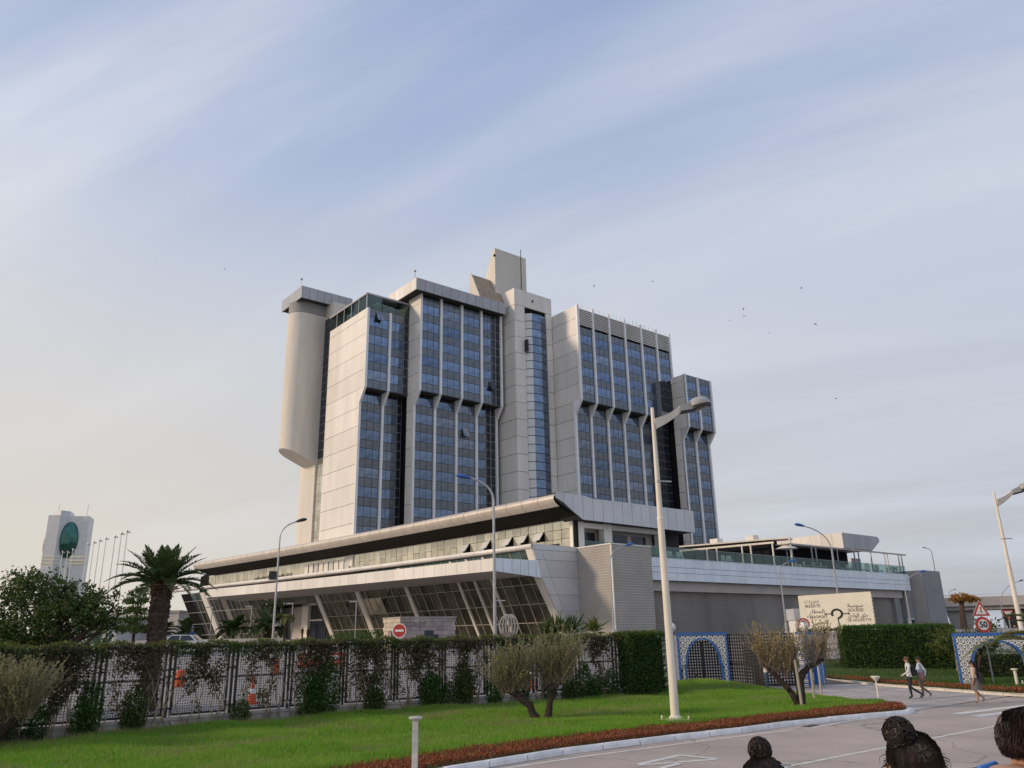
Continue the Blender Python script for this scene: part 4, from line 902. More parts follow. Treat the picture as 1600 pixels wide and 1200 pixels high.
mb.add([(cx + .72, -.056, cz_ - .035), (cx + .38, -.056, cz_ - .035), (cx + .38, -.056, cz_ + .035), (cx + .72, -.056, cz_ + .035), (cx + .72, -.056, cz_ - .1), (cx + .72, -.056, cz_ + .1), (cx + .86, -.056, cz_)], [(0, 1, 2, 3), (4, 5, 6)])
mb.add([(cx + .03, -.057, zb0 + .05), (cx + .11, -.057, zb0 + .05), (cx + .07, -.057, cz_ - .3), (cx - .01, -.057, cz_ - .3)], [(0, 1, 2, 3)])
mb.build('roundabout_diagram', blk, ds_)
def AR(codes): return ''.join(chr(c) for c in codes[::-1])     # joined letter forms, laid out left to right
BIZ = AR([0xFE91, 0xFEE8, 0xFEB0, 0xFEAD, 0xFE95]); MAT_ = AR([0xFE8D, 0xFEDF, 0xFEE4, 0xFEC4, 0xFE8E, 0xFEAD]); MAR = AR([0xFE8D, 0xFEDF, 0xFEE4, 0xFEAE, 0xFEB3, 0xFEF0])
SOU = AR([0xFEB3, 0xFEEE, 0xFEB3, 0xFE94]); HALQ = AR([0xFEA3, 0xFEE0, 0xFED6, 0x20, 0xFE8D, 0xFEDF, 0xFEEE, 0xFE8D, 0xFEA9, 0xFEF1])
for s_, x, z, sz, w in ((BIZ, -1.55, 2.42, .42, 1.0), ('BIZERTE', -1.5, 2.02, .32, 1.0), (MAT_, -1.25, 1.6, .42, 1.1), ('AEROPORT', -1.2, 1.17, .3, 1.2), (MAR, -1.15, .76, .42, .9), ('LA MARSA', -1.12, .36, .32, 1.2),
                    (SOU, 1.3, 1.98, .42, 1.0), ('SOUSSE', 1.3, 1.62, .32, 1.0), (HALQ, 1.4, 1.22, .42, 1.3), ('LA GOULETTE', 1.45, .86, .3, 1.5), ('\u2191 150 m', 2.0, .17, .2, .7), ('T', -1.92, 1.17, .26, .2)):
    text_mesh(s_, sz, 'lettering', ds_, (x, -.058, zb0 + z), (math.pi / 2, 0, 0), blk, w, .0)
MB().box(1.58, 2.4, -.056, -.052, zb0 + .31, zb0 + .33).box(1.58, 1.6, -.0565, -.0525, zb0 + .03, zb0 + .31).build('distance_box', blk, ds_)
ds_.scale.x = 1.13
redm = pmat('sign_red', (.50, .045, .03), .5, 0, .05); whitem = pmat('sign_white', (.78, .77, .74), .5, 0, .03)
def disc(mb, r0, r1, y, n=28, cz=0, mi=0):
    vs = []
    for k in range(n):
        a = 2 * math.pi * k / n; vs += [(r0 * math.cos(a), y, cz + r0 * math.sin(a)), (r1 * math.cos(a), y, cz + r1 * math.sin(a))]
    return mb.add(vs, [(2 * k, 2 * k + 1, 2 * ((k + 1) % n) + 1, 2 * ((k + 1) % n)) for k in range(n)], mi)
sp = label(empty('speed_sign', (25.8, 46, .15)), 'round red rimmed 50 speed limit sign under a triangular traffic light warning', 'road sign')
MB().tube([(0, .06, 0), (0, .06, 4.3)], .04, 8).build('post', M['lampgrey'], sp)
mb = MB(); disc(mb, .001, .34, 3.05 * 0 - .01, 28, 3.04, 0); mb.build('disc_face', whitem, sp)
mb = MB(); disc(mb, .29, .42, -.014, 28, 3.04); mb.build('red_rim', redm, sp); mb = MB(); mb.lathe([(.425, 0), (.425, .03)], 28); o = mb.build('disc_back', M['lampgrey'], sp, loc=(0, .02, 3.04)); o.rotation_euler = (math.pi / 2, 0, 0); o.location.y = .05
text_mesh('50', .44, 'lettering', sp, (0, -.018, 3.04), (math.pi / 2, 0, 0), blk, .5, .012)
def tri(s, z0): return [(-s, z0), (s, z0), (0, z0 + s * 1.732)]
MB().extr(tri(.50, 3.5), 'y', 0, .03).build('triangle_back', M['lampgrey'], sp); MB().extr(tri(.46, 3.52), 'y', -.012, -.002).build('triangle_rim', redm, sp); MB().extr(tri(.315, 3.595), 'y', -.02, -.014).build('triangle_face', whitem, sp)
for k, c in enumerate(((.5, .03, .02), (.45, .25, .02), (.03, .3, .06))):
    MB().ball((0, -.026, 3.93 - k * .105), (.05, .006, .05), 10, 6).build('traffic_dot', pmat('dot_%d' % k, c, .5), sp)
ys = label(empty('yield_sign', (35.6, 60, zg(60))), 'small upside down triangle give way sign beside the white lamp post', 'road sign'); z0 = 3.88 - zg(60)
MB().tube([(0, .06, 0), (0, .06, z0)], .035, 8).build('post', M['lampgrey'], ys); MB().extr([(-.42, z0 + .35), (.42, z0 + .35), (0, z0 - .36)], 'y', 0, .03).build('triangle_rim', redm, ys); MB().extr([(-.29, z0 + .26), (.29, z0 + .26), (0, z0 - .2)], 'y', -.012, -.002).build('triangle_face', whitem, ys)
ar = label(empty('arrow_marker', (36.0, 61, zg(61))), 'small black and yellow chevron marker at the far verge', 'road sign')
MB().box(-.3, .35, 0, .05, 1.0, 1.9).build('marker_board', M['black'], ar); MB().extr([(-.1, 1.1), (.25, 1.45), (-.1, 1.8), (-.1, 1.6), (.05, 1.45), (-.1, 1.3)], 'y', -.02, -.005).build('chevron', pmat('sign_yellow', (.6, .4, .03), .5), ar); MB().box(-.03, .03, .05, .1, 0, 1.1).build('post', M['lampgrey'], ar)
bs = label(empty('round_sign', (20.05, 58, zg(58))), 'round red traffic sign partly hidden behind the white globe lamp', 'road sign'); z0 = 3.5 - zg(58)
MB().tube([(0, .05, 0), (0, .05, z0)], .035, 8).build('post', M['lampgrey'], bs)
mb = MB(); disc(mb, .001, .42, 0, 26, z0); mb.build('disc_face', redm, bs); mb = MB(); disc(mb, .25, .31, -.012, 26, z0); mb.build('white_ring', whitem, bs)
aw = label(empty('white_kiosk', (24.3, 68, zg(68))), 'white and pale blue sloped kiosk roof behind the round red sign', 'kiosk')
MB().extr([(-1.5, 3.1), (.2, 3.1), (1.5, 4.1), (1.9, 4.1), (1.9, 2.2), (-1.5, 2.2)], 'y', 0, 2).build('roof', M['alu'], aw); MB().box(-1.4, 1.8, .1, 1.9, 0, 2.2).build('body', M['white'], aw); MB().box(-.9, .9, -.03, .1, 1.0, 1.9).build('hatch', M['darkglass'], aw)

# ------------------------------------------------------------------ gatehouse, car and cones in the car park
gt = label(empty('gatehouse', (-9.8, 70, zg(70)), rad(34)), 'low stone faced gatehouse behind the hedge with a small window', 'gatehouse'); hz = 4.72 - zg(70)
MB().box(0.05, 5.3, .05, 3.4, 0, hz - .05).build('core', M['beam'], gt)
stone = pmat('stone_in_shade', (.40, .33, .315), .8, 0, .2, 1.2, orand=.16, bump=.2); stone_lit = pmat('stone_in_sun', (.50, .43, .34), .8, 0, .1, 1.2, orand=.08, bump=.2)  # one stone in two tones: shaded front and sunlit side put into colour
nrow = 8; rh = hz / nrow
for j in range(nrow):
    for i in range(6):
        a = i * .9 + (.45 if j % 2 else 0) - .45; x0, x1 = max(0, a), min(5.35, a + .9)
        if x1 - x0 < .1 or (2.1 < (x0 + x1) / 2 < 3.5 and j in (3, 4)): continue
        MB().box(x0 + .012, x1 - .012, -.03, .06, j * rh + .012, (j + 1) * rh - .012).build('stone', stone, gt)
    for i in range(4):
        a = i * .9 + (.45 if j % 2 else 0) - .45; y0, y1 = max(0, a), min(3.4, a + .9)
        if y1 - y0 < .1 or (1.0 < (y0 + y1) / 2 < 1.9 and j in (3, 4)): continue
        MB().box(-.05, .05, y0 + .012, y1 - .012, j * rh + .012, (j + 1) * rh - .012).build('stone', stone_lit, gt)
MB().box(-.08, 5.4, -.08, 3.45, hz, hz + .12).build('roof_slab', M['concrete'], gt); MB().box(2.1, 3.6, -.01, .08, 3 * rh, 5 * rh).build('window', M['darkglass'], gt); MB().box(1.98, 3.72, -.1, .0, 2.8 * rh, 3 * rh).build('window_sill', M['white'], gt); MB().box(-.01, .1, 1.0, 1.9, 3 * rh, 5 * rh).build('window', M['darkglass'], gt)
ne = label(empty('no_entry_sign', (-9.5, 67.2, zg(67.2))), 'round red no entry sign with white bar in front of the gatehouse', 'road sign'); z0 = 3.68 - zg(67.2)
MB().tube([(0, .05, 0), (0, .05, z0)], .035, 8).build('post', M['lampgrey'], ne)
mb = MB(); disc(mb, .001, .5, 0, 28, z0); mb.build('disc_face', redm, ne); mb = MB(); disc(mb, .5, .57, .002, 28, z0); mb.build('white_rim', whitem, ne); MB().box(-.34, .34, -.02, -.008, z0 - .09, z0 + .09).build('white_bar', whitem, ne)
car = label(empty('parked_car', (-28.4, 72, zg(72)), rad(4)), 'white hatchback parked beyond the hedge, right of the palm trunk', 'car')
side = [(-2.0, .35), (2.0, .35), (2.05, .7), (1.9, .88), (.95, 1.0), (.35, 1.48), (-1.2, 1.52), (-1.85, 1.1), (-2.05, .9)]
bm = bmesh.new(); vs0 = [bm.verts.new((x, -.82, z)) for x, z in side]; vs1 = [bm.verts.new((x, .82, z)) for x, z in side]; n = len(side)
bm.faces.new(vs0); bm.faces.new(vs1[::-1])
for i in range(n): bm.faces.new((vs0[i], vs1[i], vs1[(i + 1) % n], vs0[(i + 1) % n]))
for v in bm.verts:
    if v.co.z > 1.2: v.co.y *= .82
bmesh.ops.recalc_face_normals(bm, faces=bm.faces); bmesh.ops.bevel(bm, geom=bm.edges[:], offset=.05, segments=2)
me = bpy.data.meshes.new('body'); bm.to_mesh(me); bm.free(); me.materials.append(M['white']); link('body', me, car)
for s in (-1, 1):
    for x0, x1, xa, xb in ((-1.6, -.55, -1.25, -.55), (-.45, .75, -.45, .28)):
        MB().add([(x0, s * .835, 1.02), (x1, s * .835, 1.02), (xb, s * .70, 1.43), (xa, s * .70, 1.43), (x0, s * .80, 1.02), (x1, s * .80, 1.02), (xb, s * .66, 1.43), (xa, s * .66, 1.43)], [(0, 1, 2, 3), (4, 7, 6, 5), (0, 4, 5, 1), (2, 6, 7, 3)]).build('side_window', M['darkglass'], car)
    for x in (-1.3, 1.3):
        w = MB().lathe([(.31, -.1), (.31, .1)], 20).build('wheel', M['black'], car, loc=(x, s * .76, .31)); w.rotation_euler = (math.pi / 2, 0, 0)
        MB().lathe([(.19, -.11), (.19, .11)], 14).build('rim', M['lampgrey'], w)
    MB().box(1.96, 2.06, s * .62 - .14, s * .62 + .14, .62, .78).build('headlight', M['lens'], car)
MB().add([(.98, -.6, 1.03), (.98, .6, 1.03), (.42, .55, 1.46), (.42, -.55, 1.46)], [(0, 1, 2, 3)]).build('windscreen', M['darkglass'], car, loc=(.06, 0, .02))
MB().box(-1.0, .2, -.5, -.46, 1.54, 1.6).box(-1.0, .2, .46, .5, 1.54, 1.6).build('roof_rail', M['black'], car)
cone_o = pmat('cone_orange', (.65, .10, .025), .5, 0, .08); 
def cone(x, y, lab, sc=1.0):
    t = label(empty('traffic_cone', (x, y, zg(y) + .004)), lab, 'traffic cone', 'orange cones in the car park')
    MB().box(-.22 * sc, .22 * sc, -.22 * sc, .22 * sc, 0, .05).build('base', cone_o, t)
    MB().lathe([(.17 * sc, .05), (.125 * sc, .38 * sc)], 14).lathe([(.09 * sc, .56 * sc), (.035 * sc, .98 * sc), (.02, 1.0 * sc)], 14).build('cone', cone_o, t, smooth=True); MB().lathe([(.125 * sc, .38 * sc), (.09 * sc, .56 * sc)], 14).build('white_band', whitem, t, smooth=True)
cone(-13.55, 43.3, 'taller orange traffic cone seen through the wire fence left of centre', 1.35); cone(-2.72, 48.4, 'orange traffic cone seen through the fence left of the twin trunked tree', 1.15)
def drum_(x, y, z, lab, white=False):
    t = label(empty('barrier_drum', (x, y, zg(y) + .004)), lab, 'barrier drum', 'orange drums behind the fence')
    MB().lathe([(.32, 0), (.33, .5), (.28, .55), (.28, .6)], 16).build('drum_base', cone_o, t, smooth=True); MB().lathe([(.28, .6), (.27, 1.0), (.2, 1.06)], 16).build('drum_top', whitem if white else cone_o, t, smooth=True)
drum_(-22.4, 56, 0, 'orange drum seen through the fence behind the second panel from the left'); drum_(-17.6, 61, 0, 'orange drum behind the fence, just left of the tall cone'); drum_(.8, 50, 0, 'orange and white drum behind the twin trunked pruned tree', True)
def barrier(x, y, lab):
    t = label(empty('plastic_barrier', (x, y, zg(y) + .004), rad(5)), lab, 'barrier', 'red barriers in the car park')
    MB().extr([(-.3, 0), (.3, 0), (.14, .35), (.1, .95), (-.1, .95), (-.14, .35)], 'x', -.75, .75).build('body', pmat('barrier_red', (.42, .06, .03), .5, 0, .08), t); MB().box(-.4, .4, -.15, -.1, .45, .75).build('panel', whitem, t)
for i, x in enumerate((-15.9, -13.9)): barrier(x, 64, 'red plastic barrier with a white panel behind the hedge top, %s one' % ('left' if i == 0 else 'right'))
# slim white posts and stone urn near the hotel door
for i, (x, y) in enumerate(((-36.2, 98), (-31.5, 98), (-27.4, 96), (-25.0, 92), (-17.5, 90))):
    t = label(empty('park_light', (x, y, 2.4)), 'slim grey forecourt light post, %s from the left in front of the hotel' % ORD[i], 'light post', 'slim light posts on the forecourt')
    MB().tube([(0, 0, 0), (0, 0, 4.6)], .06, 6).build('post', M['lampgrey'], t); MB().box(-.75, .1, -.1, .1, 4.6, 4.72).build('head', M['lampgrey'], t)
ur = label(empty('stone_sculpture', (-.75, 80, zg(80) - .5)), 'pale oval ribbed sculpture standing before the sloping glass', 'sculpture')
MB().lathe([(.5, 0), (.5, .5), (.3, .55)], 12).build('plinth', M['concrete'], ur)
mb = MB()
for i in range(7):
    a = (i - 3) * .16; mb.tube([(a * .5, 0, .5), (a * 1.6, -.1 - .1 * math.cos(a), 1.1), (a * 1.9, -.12, 1.75), (a * 1.4, -.1, 2.4), (a * .5, 0, 2.75)], .09, 6)
mb.build('ribs', M['concrete'], ur)
rw = MB().box(-43, -24.5, 88, 88.3, 2.0, 3.4).build('forecourt_wall', M['beam']); label(rw, 'low grey boundary wall along the hotel forecourt', 'wall')
# ------------------------------------------------------------------ lawn
def resample(poly, n):
    P = np.array(poly, float); d = np.r_[0, np.cumsum(np.hypot(*np.diff(P, axis=0).T))]; t = np.linspace(0, d[-1], n)
    return np.stack([np.interp(t, d, P[:, 0]), np.interp(t, d, P[:, 1])], 1)
NS = 160
KL = resample([(-13.2, 8.8), (-8.2, 14.0), (-1.84, 20.4), (1.0, 23.2), (4.5, 25.82), (6.9, 27.3), (9.1, 29.08), (10.78, 30.1), (14.4, 32.1), (14.92, 32.8), (14.85, 33.5)], NS)
FL = resample([(-25.5, 15.8), (-15.0, 25.75), (-8.45, 31.8), (-1.15, 36.4), (6.9, 40.8), (9.0, 46.2), (12.95, 45.9)], NS)
def lawn_xyz(s, t):
    i = np.clip(s * (NS - 1), 0, NS - 1.001); a = i.astype(int); f = (i - a)[:, None]
    k = KL[a] * (1 - f) + KL[a + 1] * f; g = FL[a] * (1 - f) + FL[a + 1] * f
    p = k + (g - k) * t[:, None]; x, y = p.T
    edge = np.clip((1 - s) / .06, 0, 1)
    z = .13 + t * .16 * edge + .42 * np.exp(-((x - 9.6) ** 2 + (y - 43.2) ** 2) / 8) * (.35 + .65 * edge) + .035 * np.sin(x * 1.3 + y * .7) * t * edge + .03 * np.sin(x * .6 - y * 1.9) * t * edge
    return np.stack([x, y, z], 1)
ns, nt_ = 150, 50
ss, tt = np.meshgrid(np.linspace(0, 1, ns), np.linspace(0, 1, nt_), indexing='ij'); V = lawn_xyz(ss.ravel(), tt.ravel())
idx = np.arange(ns * nt_).reshape(ns, nt_); F = np.stack([idx[:-1, :-1], idx[1:, :-1], idx[1:, 1:], idx[:-1, 1:]], -1).reshape(-1, 4)
link('lawn', npmesh('lawn', V, F, M['soil'], True), kind='structure')
def blades(P, h, w, lean=.35):
    n = len(P); a = rng.uniform(0, 2 * math.pi, n); hh = (h * rng.uniform(.55, 1.25, n))[:, None]
    side = np.stack([np.cos(a), np.sin(a), np.zeros(n)], 1) * w; l = rng.normal(size=(n, 3)) * lean; l[:, 2] = 1
    return np.stack([P - side, P + side, P + l * hh], 1).reshape(-1, 3), np.arange(3 * n).reshape(n, 3)
def noise2(x, y, f):
    return .5 + .25 * (np.sin(x * f + 1.7 * np.sin(y * f * .7)) + np.sin(y * f * 1.3 + 1.3 * np.sin(x * f * .9 + 2)))
def sample(n):
    s = rng.uniform(0, 1, n * 2); t = rng.uniform(0, 1, n * 2); i = (s * (NS - 2)).astype(int)
    wd = np.hypot(*(FL[i] - KL[i]).T) * np.hypot(*(KL[i + 1] - KL[i] + FL[i + 1] - FL[i]).T); ok = rng.uniform(0, 1, n * 2) < wd / wd.max()
    return s[ok], t[ok]
s, t = sample(420000); P = lawn_xyz(s, t); vis = (P[:, 1] > 17.5) ; P = P[vis]; t = t[vis]
wid = np.hypot(P[:, 0], P[:, 1])
ok = t > (1.0 / 11)   # red bed in front
P = P[ok]; t = t[ok]
nz = noise2(P[:, 0], P[:, 1], .9) * .6 + noise2(P[:, 0] + 9, P[:, 1], 2.7) * .4
bare = noise2(P[:, 0] * 1.0 + 2.3, P[:, 1] - 1.1, 1.45) * .6 + noise2(P[:, 0], P[:, 1] + 5, 3.9) * .4
keep = rng.uniform(0, 1, len(P)) > np.clip((bare - .70) * 4.5, 0, .8); P = P[keep]; t = t[keep]; nz = nz[keep]
h = .06 + .12 * nz + .10 * np.exp(-((t - .12) / .10) ** 2)
pale = rng.uniform(0, 1, len(P)) < np.clip((noise2(P[:, 0] * .8 - 4, P[:, 1] * 1.1 + 2, 1.0) * .6 + noise2(P[:, 0] + 1, P[:, 1] - 3, 2.9) * .4 - .46) * 3.2, .05, .5)
V, F = blades(P[pale], h[pale] * .95, .0105); link('pale_grass', npmesh('pale_grass', V, F, M['grass_pale'], nv=3), kind='stuff')
V, F = blades(P[~pale], h[~pale], .0105); link('grass', npmesh('grass', V, F, M['grass'], nv=3), kind='stuff')
ok = rng.uniform(0, 1, len(P)) < .03 + .16 * (noise2(P[:, 0] + 3, P[:, 1] - 5, 1.1) > .72) + .25 * (t > .955); Q = P[ok]
V, F = blades(Q, .17, .009, .5); link('dry_grass', npmesh('dry_grass', V, F, M['straw'], nv=3), kind='stuff')
# red groundcover along the kerb
s = rng.uniform(0, 1, 60000); t = rng.uniform(0.006, 1.15 / 11, 60000); P = lawn_xyz(s, t); P = P[P[:, 1] > 17.5]
hh = .10 + .06 * noise2(P[:, 0], P[:, 1], 3.1); P[:, 2] += rng.uniform(0, 1, len(P)) * hh
V, F = leaves(P, .075, .45, .9); link('red_groundcover', npmesh('red_groundcover', V, F, M['red']), kind='stuff')
# verge beyond the path
VG = [(19.75, 54.7), (20.4, 48.7), (21.4, 44.2), (22.6, 39.7), (23.6, 38.6), (27, 37.9), (36, 39.5), (48, 46), (60, 62), (19.5, 62)]
o = sheet('verge', VG, .12, M['soil'])
xy = rng.uniform((19.5, 38), (45, 62), (150000, 2)); ok = np.array([inpoly(x, y, VG) for x, y in xy[:90000]]); xy = xy[:90000][ok]
P = np.c_[xy, np.array([zg(y) for y in xy[:, 1]]) + .12]
V, F = blades(P, .14, .013); link('verge_grass', npmesh('verge_grass', V, F, M['grassdark'], nv=3), kind='stuff')
fk = np.array([(19.8, 54.5), (20.5, 48.7), (21.5, 44.2), (22.7, 39.9), (23.6, 38.8), (27, 38.1), (34, 39.5)]); fk2 = fk + np.array([1.1, .55])
i = rng.uniform(0, len(fk) - 1.001, 12000); a = i.astype(int); f = (i - a)[:, None]; u = rng.uniform(0, 1, (12000, 1))
P = (fk[a] * (1 - f) + fk[a + 1] * f) * (1 - u) + (fk2[a] * (1 - f) + fk2[a + 1] * f) * u; P = np.c_[P, .13 + rng.uniform(0, .16, 12000)]
V, F = leaves(P, .10, .45, .7); link('red_verge_plants', npmesh('red_verge_plants', V, F, M['red']), kind='stuff')

# ------------------------------------------------------------------ fence with climbing shrubs
fence = label(empty('wire_fence', (0, 0, 0)), 'black framed wire mesh fence on a low concrete wall along the lawn', 'fence')
seg = walk(FENCE[:5], 2.32); WT = .62
for (a, b) in zip(FENCE[:5], FENCE[1:5]):
    d = Vector((b[0] - a[0], b[1] - a[1], 0)); L_ = d.length; r = math.atan2(d.y, d.x)
    o = MB().box(0, L_, -.12, .12, -.1, WT - .09).build('base_wall', M['concrete'], fence, loc=(a[0], a[1], 0), rotz=r); o2 = MB().box(0, L_, -.16, .16, WT - .09, WT).build('wall_coping', M['concrete'], fence, loc=(a[0], a[1], 0), rotz=r)
PW, PHt = 1.92, 2.30
frame = MB()
for x in (.0, PW): frame.box(x - .035, x + .035, -.03, .03, .05, PHt)
frame.box(.04, PW - .04, -.03, .03, .05, .12).box(.04, PW - .04, -.03, .03, PHt - .07, PHt).box(.04, PW - .04, -.02, .02, PHt * .52, PHt * .52 + .05)
fme = frame.mesh('fence_panel', M['black'])
wire = MB()
for i in range(int(PW / .085)): x = .06 + i * .085; wire.box(x - .006, x + .006, -.006, .006, .12, PHt - .07)
for i in range(int((PHt - .2) / .085)): z = .16 + i * .085; wire.box(.04, PW - .04, -.012, -.001, z - .006, z + .006)
wme = wire.mesh('wire_mesh', M['black'])
pme = MB().box(-.04, .04, -.04, .04, -.3, PHt + .05).box(-.2, .2, -.025, .025, .25, .30).box(-.2, .2, -.025, .025, 1.5, 1.55).mesh('fence_post', M['black'])
PAN = []
for (a, b) in seg:
    d = Vector((b[0] - a[0], b[1] - a[1], 0)); r = math.atan2(d.y, d.x); u = d.normalized()
    link('fence_post', pme, fence, (a[0], a[1], WT), r)
    p = Vector((a[0], a[1], WT)) + u * (d.length - PW) / 2
    f = link('fence_panel', fme, fence, p, r); link('wire_mesh', wme, f)
    PAN.append((Vector((a[0], a[1], 0)), u, d.length))
link('fence_post', pme, fence, (FENCE[4][0], FENCE[4][1], WT), r)
def pix(x, y, z):
    d = Vector((x, y, z - EYE)); k = 1240 / d.dot(Fv); return 800 + k * d.dot(Rv), 600 - k * d.dot(Uv)
# how thickly each stretch is grown over: (brown curtain, green low shrub, dense green), chosen per stretch
VEIL = {}
def veil(px):
    tab = [(-200, 1, .6), (90, 1.0, .5), (115, .35, .1), (150, .35, .9), (190, .35, .6), (215, .6, .5), (300, .7, .5), (315, .5, .15), (350, .7, .6), (385, .35, .25), (430, .45, .5), (460, .65, .6), (520, .85, .9), (580, .8, .5), (640, .75, .6), (700, .7, .55), (740, .55, .5), (800, .7, .5), (900, .45, .3), (960, .55, .6), (1030, .6, .8)]
    xs_ = [t[0] for t in tab]; return np.interp(px, xs_, [t[1] for t in tab]), np.interp(px, xs_, [t[2] for t in tab])

shrubs = []
for i, (a, u, L_) in enumerate(PAN):
    c = a + u * L_ / 2; px, _ = pix(c.x, c.y, 1.5)
    if px < -250: continue
    nrm = Vector((u.y, -u.x, 0)); br, gr = veil(px)
    base = np.array([a.x, a.y, 0]); U = np.array(u); Nn = np.array(nrm)
    def pt(uu, vv, zz): return base + np.outer(uu, U) + np.outer(vv, Nn) + np.c_[np.zeros(len(zz)), np.zeros(len(zz)), zz]
    t = empty('climbing_shrub', tuple(a + u * L_ / 2)); t['group'] = 'climbing shrubs on the wire fence'; t['category'] = 'shrub'; shrubs.append((px, t, br, gr))
    inv = np.array(a + u * L_ / 2)
    # brown curtain with gaps
    n = int(5200 * br); uu = np.clip(L_ / 2 + rng.normal(0, .42 * (.75 + .5 * br), n), -.05, L_ + .05); zz = .7 + 2.3 * rng.uniform(0, 1, n) ** .72
    keep = (noise2(uu * 3.1 + i * 7, zz * 1.2 + i, 2.2) + (zz - 1.6) * .25 + (br - .6) * .5) > .43
    uu, zz = uu[keep], zz[keep]; V1, F1 = leaves(pt(uu, rng.normal(.12, .13, len(uu)), zz) - inv, .115, .55, -.3)
    # top band with a yellow green crest
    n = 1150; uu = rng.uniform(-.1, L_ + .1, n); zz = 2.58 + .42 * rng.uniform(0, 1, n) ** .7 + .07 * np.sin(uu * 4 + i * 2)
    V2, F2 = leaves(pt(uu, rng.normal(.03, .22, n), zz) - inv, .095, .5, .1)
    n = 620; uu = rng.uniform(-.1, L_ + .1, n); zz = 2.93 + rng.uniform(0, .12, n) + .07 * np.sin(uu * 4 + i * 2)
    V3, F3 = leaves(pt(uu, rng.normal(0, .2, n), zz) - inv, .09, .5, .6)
    # green growth from the foot
    VV = []; 
    for k in range(4):
        if rng.uniform() < gr * 1.15 + .04:
            cu = rng.uniform(.2, L_ - .2); hh = rng.uniform(.55, 1.0) + gr * rng.uniform(0, 1.6); n = int(560 * hh)
            q = cloud((0, 0, 0), (.34 + .16 * gr, .28, hh * .62), int(n * 1.7), .3); VV.append(pt(cu + q[:, 0], .22 + q[:, 1], np.maximum(.2, .25 + hh * .45 + q[:, 2])) - inv)
    link('dry_foliage', npmesh('dry_foliage', V1, F1, M['leafbrown']), t)
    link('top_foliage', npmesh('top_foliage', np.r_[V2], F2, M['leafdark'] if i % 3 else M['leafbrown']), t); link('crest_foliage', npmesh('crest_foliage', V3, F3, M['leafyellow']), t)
    if VV: Vg, Fg = leaves(np.concatenate(VV), .10, .55, .2); link('green_foliage', npmesh('green_foliage', Vg, Fg, M['leafgreen'] if i % 2 else M['leafdark']), t)
    mb = MB()
    for k in range(int(5 + 9 * br)):
        x0 = rng.uniform(.15, L_ - .15); pts = [np.array([x0, .22, .15])]
        for j in range(6): pts.append(pts[-1] + np.array([rng.normal(0, .14), rng.normal(-.02, .04), .42]))
        W_ = [base + U * p[0] + Nn * max(.03, p[1]) + np.array([0, 0, p[2]]) - inv for p in pts]; mb.tube(W_, [.03, .024, .02, .017, .013, .01, .006], 4, cap=False)
    mb.build('stems', M['twig'], t)
shrubs.sort(key=lambda x: x[0]); k = 0
for px, t, br, gr in shrubs:
    t['label'] = '%s climbing shrub on the wire fence, %s counted from the left' % ('sparse thin' if br < .46 and gr < .45 else 'green leafy' if gr > .7 and br < .6 else 'dense' if br > .74 else 'half bare', ORD[min(k, 15)] if k < 16 else 'last'); k += 1
def hedge(name, p0, p1, w, z0, z1, n, mat, lab, zb=0, topmat=None, size=.1, core=True):
    d = Vector((p1[0] - p0[0], p1[1] - p0[1], 0)); L_ = d.length; r = math.atan2(d.y, d.x)
    t = label(empty(name, (p0[0], p0[1], zb), r), lab, 'hedge')
    face = rng.choice(4, n, p=[.5, .28, .12, .10]); uu = rng.uniform(0, L_, n); zz = rng.uniform(z0, z1, n); vv = rng.uniform(-w / 2, w / 2, n)
    vv = np.where(face == 0, -w / 2, vv); zz = np.where(face == 1, z1, zz); uu = np.where(face == 2, 0, np.where(face == 3, L_, uu))
    P = np.c_[uu, vv, zz] + rng.normal(0, .07, (n, 3)) + np.c_[np.zeros(n), .12 * (noise2(uu, zz, 2.6) - .5), .12 * (noise2(uu + 4, vv, 2.1) - .5)]
    P = P[P[:, 2] > z0 * .5]
    V, F = leaves(P, size, .5, .1); link('foliage', npmesh('foliage', V, F, mat), t)
    if core: MB().box(.12, L_ - .12, -w / 2 + .14, w / 2 - .14, z0, z1 - .14).build('dark_core', pmat('hedge_core', (.018, .022, .01), .9, 0, .3, 4), t)  # solid dark box filling the hedge behind its leaves
    if topmat:
        m_ = n // 5; P = np.c_[rng.uniform(0, L_, m_), rng.uniform(-w / 2, w / 2, m_), z1 + rng.normal(.03, .05, m_)]; V, F = leaves(P, size, .5, .6); link('new_growth', npmesh('new_growth', V, F, topmat), t, kind='stuff')
    return t
hedge('clipped_hedge', (4.9, 39.75), (6.95, 40.95), 1.0, .3, 3.02, 9000, M['leafgreen'], 'dense green clipped hedge at the right end of the wire fence, beside the white lamp', 0, M['leafyellow'])
hedge('clipped_hedge', (22.6, 58.3), (29.6, 56.9), 1.4, .0, 2.75, 17000, M['leafgreen'], 'long dark green clipped hedge beyond the walking men', zg(58), M['leafgreen'], .12)
hedge('twiggy_hedge', (19.9, 59.0), (22.5, 58.4), .9, .0, 2.6, 2300, M['leafbrown'], 'thin brown leggy hedge end between the gate pillar and the green hedge', zg(58), M['leafgreen'], .11, False)
hedge('clipped_hedge', (27.2, 51.5), (40, 51.0), 1.2, 0, 1.6, 9000, M['leafdark'], 'low dark hedge behind the tiled arch at the right edge', zg(51), None, .12)

